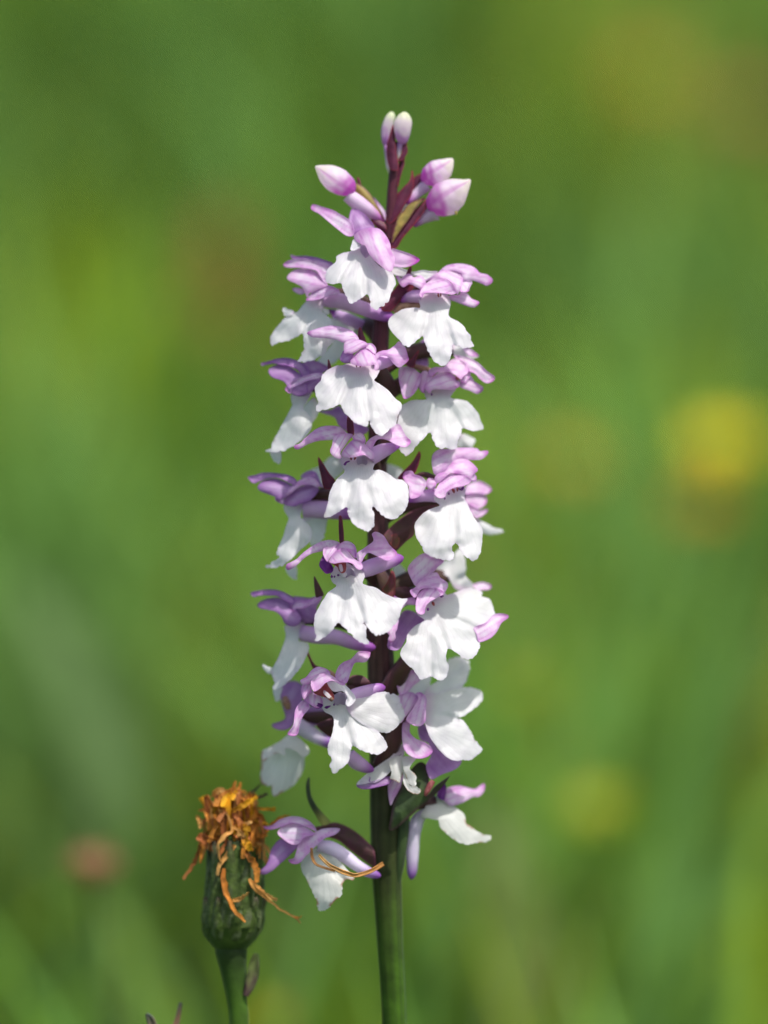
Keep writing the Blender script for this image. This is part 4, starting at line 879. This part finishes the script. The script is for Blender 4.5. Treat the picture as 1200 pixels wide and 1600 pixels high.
# ------------------------------------------------------------------ flowers and leaves of the blurred meadow
def rayed_flower(px, py, y, r, ray, disc, label, group=None, n=22, tilt=.5, name='meadow_flower', cat='flower', ball=False, green=(.06, .11, .02)):
    c = P(px, py, y / K); g = Vector((c.x + .01, y + .01, ground_z(c.x + .01, y + .01)))
    e = empty(name, g); tag(e, label, cat, group)
    nrm = Vector((random.uniform(-.2, .2), -tilt, 1)).normalized(); t1 = nrm.cross(Vector((0, 1, 0))).normalized(); t2 = nrm.cross(t1)
    V = []; F = []; Cc = []
    m = 8; pts = [g, g.lerp(c, .5) + Vector((.006, 0, .004)), c - nrm * r * .35]
    for i in range(9):
        t = i / 8; q = pts[0] * (1 - t) ** 2 + pts[1] * 2 * t * (1 - t) + pts[2] * t * t
        for j in range(m): a = 2 * math.pi * j / m; V.append(q + Vector((math.cos(a), math.sin(a), 0)) * .0014); Cc.append(green)
    for i in range(8):
        for j in range(m): F.append((i * m + j, i * m + (j + 1) % m, (i + 1) * m + (j + 1) % m, (i + 1) * m + j))
    child('stem', V, F, Cc, M_GREEN, e, g)
    V = []; F = []; Cc = []                          # cup of bracts
    prf = [(-.45, .08), (-.36, .22), (-.18, .30), (0, .33)]
    for zz, rr in prf:
        for j in range(12): a = 2 * math.pi * j / 12; V.append(c + nrm * zz * r + (t1 * math.cos(a) + t2 * math.sin(a)) * rr * r); Cc.append(green)
    for i in range(3):
        for j in range(12): F.append((i * 12 + j, i * 12 + (j + 1) % 12, (i + 1) * 12 + (j + 1) % 12, (i + 1) * 12 + j))
    child('involucre', V, F, Cc, M_GREEN, e, g)
    V = []; F = []; Cc = []                          # disc dome
    for i in range(5):
        th = math.pi / 2 * i / 4.4
        for j in range(14): a = 2 * math.pi * j / 14; V.append(c + nrm * (math.sin(th) * (.75 if ball else .2)) * r + (t1 * math.cos(a) + t2 * math.sin(a)) * math.cos(th) * r * (.62 if ball else .36)); Cc.append(tuple(x * random.uniform(.8, 1.2) for x in disc))
    for i in range(4):
        for j in range(14): F.append((i * 14 + j, i * 14 + (j + 1) % 14, (i + 1) * 14 + (j + 1) % 14, (i + 1) * 14 + j))
    child('disc', V, F, Cc, M_FLOWER, e, g)
    for k in range(n):
        a = 2 * math.pi * k / n + random.uniform(-.1, .1); inner = k % 2; ln = r * random.uniform(.8, 1.05) * (.75 if inner else 1); w = ln * .30
        dr = t1 * math.cos(a) + t2 * math.sin(a); sd = nrm.cross(dr); el = random.uniform(.0, .3) + (.25 if inner else 0) + (.5 if ball else 0)
        V = []; Cc = []; F = []
        for i in range(4):
            t = i / 3; q = c + dr * (.2 * r + ln * .8 * t) + nrm * r * (.05 + el * t - .25 * t * t); hw = w * .5 * (.6, 1, 1, .7)[i]
            V += [q - sd * hw, q + sd * hw]; cc = tuple(x * random.uniform(.85, 1.15) for x in ray); Cc += [cc, cc]
        for i in range(3): F.append((2 * i, 2 * i + 1, 2 * i + 3, 2 * i + 2))
        child('ray_floret', V, F, Cc, M_FLOWER, e, g)
    return e
YELLOW = (.74, .66, .010); ORANGE = (.86, .40, .012)
rayed_flower(1128, 695, .70, .0150, YELLOW, ORANGE, 'blurred bright yellow flower at the right edge of the meadow')
rayed_flower(1092, 785, .70, .0110, ORANGE, (.5, .12, .01), 'blurred orange flower just below the bright yellow one')
rayed_flower(900, 718, .82, .012, (.58, .36, .02), (.5, .22, .02), 'faint blurred orange flower left of the bright yellow one')
rayed_flower(1015, 120, 1.9, .022, (.52, .28, .03), (.45, .16, .02), 'large faint orange blur near the top right')
rayed_flower(930, 1262, .44, .0095, (.34, .40, .02), (.4, .3, .02), 'faint yellow flower blur low right of the orchid')
rayed_flower(822, 1075, .54, .0085, (.38, .46, .02), (.4, .3, .02), 'dim yellow flower blur right of the spike below its middle')
rayed_flower(440, 1600, .44, .007, (.42, .36, .02), (.5, .25, .02), 'yellow flower blur low between the spent head and the stem')
rayed_flower(1172, 190, 1.6, .022, (.44, .17, .06), (.3, .1, .05), 'faint brownish red blur at the upper right edge', ball=True)
rayed_flower(800, 890, .92, .008, (.34, .12, .09), (.3, .1, .07), 'dim reddish brown blur right of the spike', ball=True)
rayed_flower(1085, 1180, .66, .008, (.34, .16, .07), (.3, .12, .06), 'faint rusty blur at lower right', ball=True)
rayed_flower(146, 1366, .18, .0056, (.36, .17, .09), (.34, .15, .07), 'blurred brownish pink flower head on a thin stalk at lower left', ball=True, n=26, cat='flower', tilt=.2)

def sorrel(px, y, p0, p1, label):
    """upright dock or sorrel spike of small rusty seeds"""
    a, b = P(px, p0, y / K), P(px + 12, p1, y / K); g = Vector((a.x, y, ground_z(a.x, y)))
    e = empty('sorrel_spike', g); tag(e, label, 'sorrel')
    V = []; F = []; Cc = []
    for i in range(7):
        q = g.lerp(b, i / 6)
        for j in range(6): an = 2 * math.pi * j / 6; V.append(q + Vector((math.cos(an), math.sin(an), 0)) * .0015); Cc.append((.10, .10, .03))
    for i in range(6):
        for j in range(6): F.append((i * 6 + j, i * 6 + (j + 1) % 6, (i + 1) * 6 + (j + 1) % 6, (i + 1) * 6 + j))
    child('stem', V, F, Cc, M_GREEN, e, g)
    V = []; F = []; Cc = []
    for k in range(240):
        t = random.random(); q = a.lerp(b, t); an = random.uniform(0, 6.28); rr = random.uniform(.001, .016) * (1.1 - t * .7)
        q = q + Vector((math.cos(an) * rr, math.sin(an) * rr, random.uniform(-.004, .004))); s = random.uniform(.0022, .0038); c = (random.uniform(.30, .42), random.uniform(.12, .17), random.uniform(.03, .06)); i0 = len(V)
        for dx, dy, dz in ((1, 0, 0), (-.5, .87, 0), (-.5, -.87, 0), (0, 0, 1.4), (0, 0, -1)): V.append(q + Vector((dx, dy, dz)) * s); Cc.append(c)
        for x in ((0, 1, 3), (1, 2, 3), (2, 0, 3), (1, 0, 4), (2, 1, 4), (0, 2, 4)): F.append(tuple(i0 + z for z in x))
    tag(child('seeds', V, F, Cc, M_FLOWER, e, g, smooth=False), kind='stuff')
sorrel(335, 1.15, 520, 360, 'faint rusty upright blur left of the top of the spike')

def broad_leaf(p0, p1, y0, y1, w, col, label):
    a, b = P(*p0, y0 / K), P(*p1, y1 / K); g = Vector((b.x, y1, ground_z(b.x, y1))); e = empty('plantain_leaf', g); tag(e, label, 'leaf')
    V = []; F = []; Cc = []; n = 16
    pts = [g, b, a]
    for i in range(n):
        t = i / (n - 1); q = g * (1 - t) ** 2 + b * 2 * t * (1 - t) + a * t * t; tg = ((b - g) * (1 - t) + (a - b) * t).normalized(); sd = tg.cross(Vector((0, -.5, .85))).normalized(); up = sd.cross(tg)
        hw = w * .5 * (math.sin(math.pi * min(.97, .08 + .9 * t)) ** .7)
        for u in (-1, -.5, 0, .5, 1): V.append(q + sd * hw * u + up * hw * .25 * u * u); Cc.append(tuple(x * (1 + .12 * math.cos(u * 9)) for x in col))
    for i in range(n - 1):
        for j in range(4): F.append((i * 5 + j, i * 5 + j + 1, i * 5 + j + 6, i * 5 + j + 5))
    child('blade', V, F, Cc, M_GRASS, e, g, solid=5 * K)
broad_leaf((20, 900), (230, 1180), .62, .58, .022, (.125, .215, .07), 'pale blurred leaf slanting down from the left edge')
broad_leaf((770, 1240), (830, 1500), .42, .40, .016, (.20, .27, .075), 'blurred straw coloured leaf behind the lowest right flower')
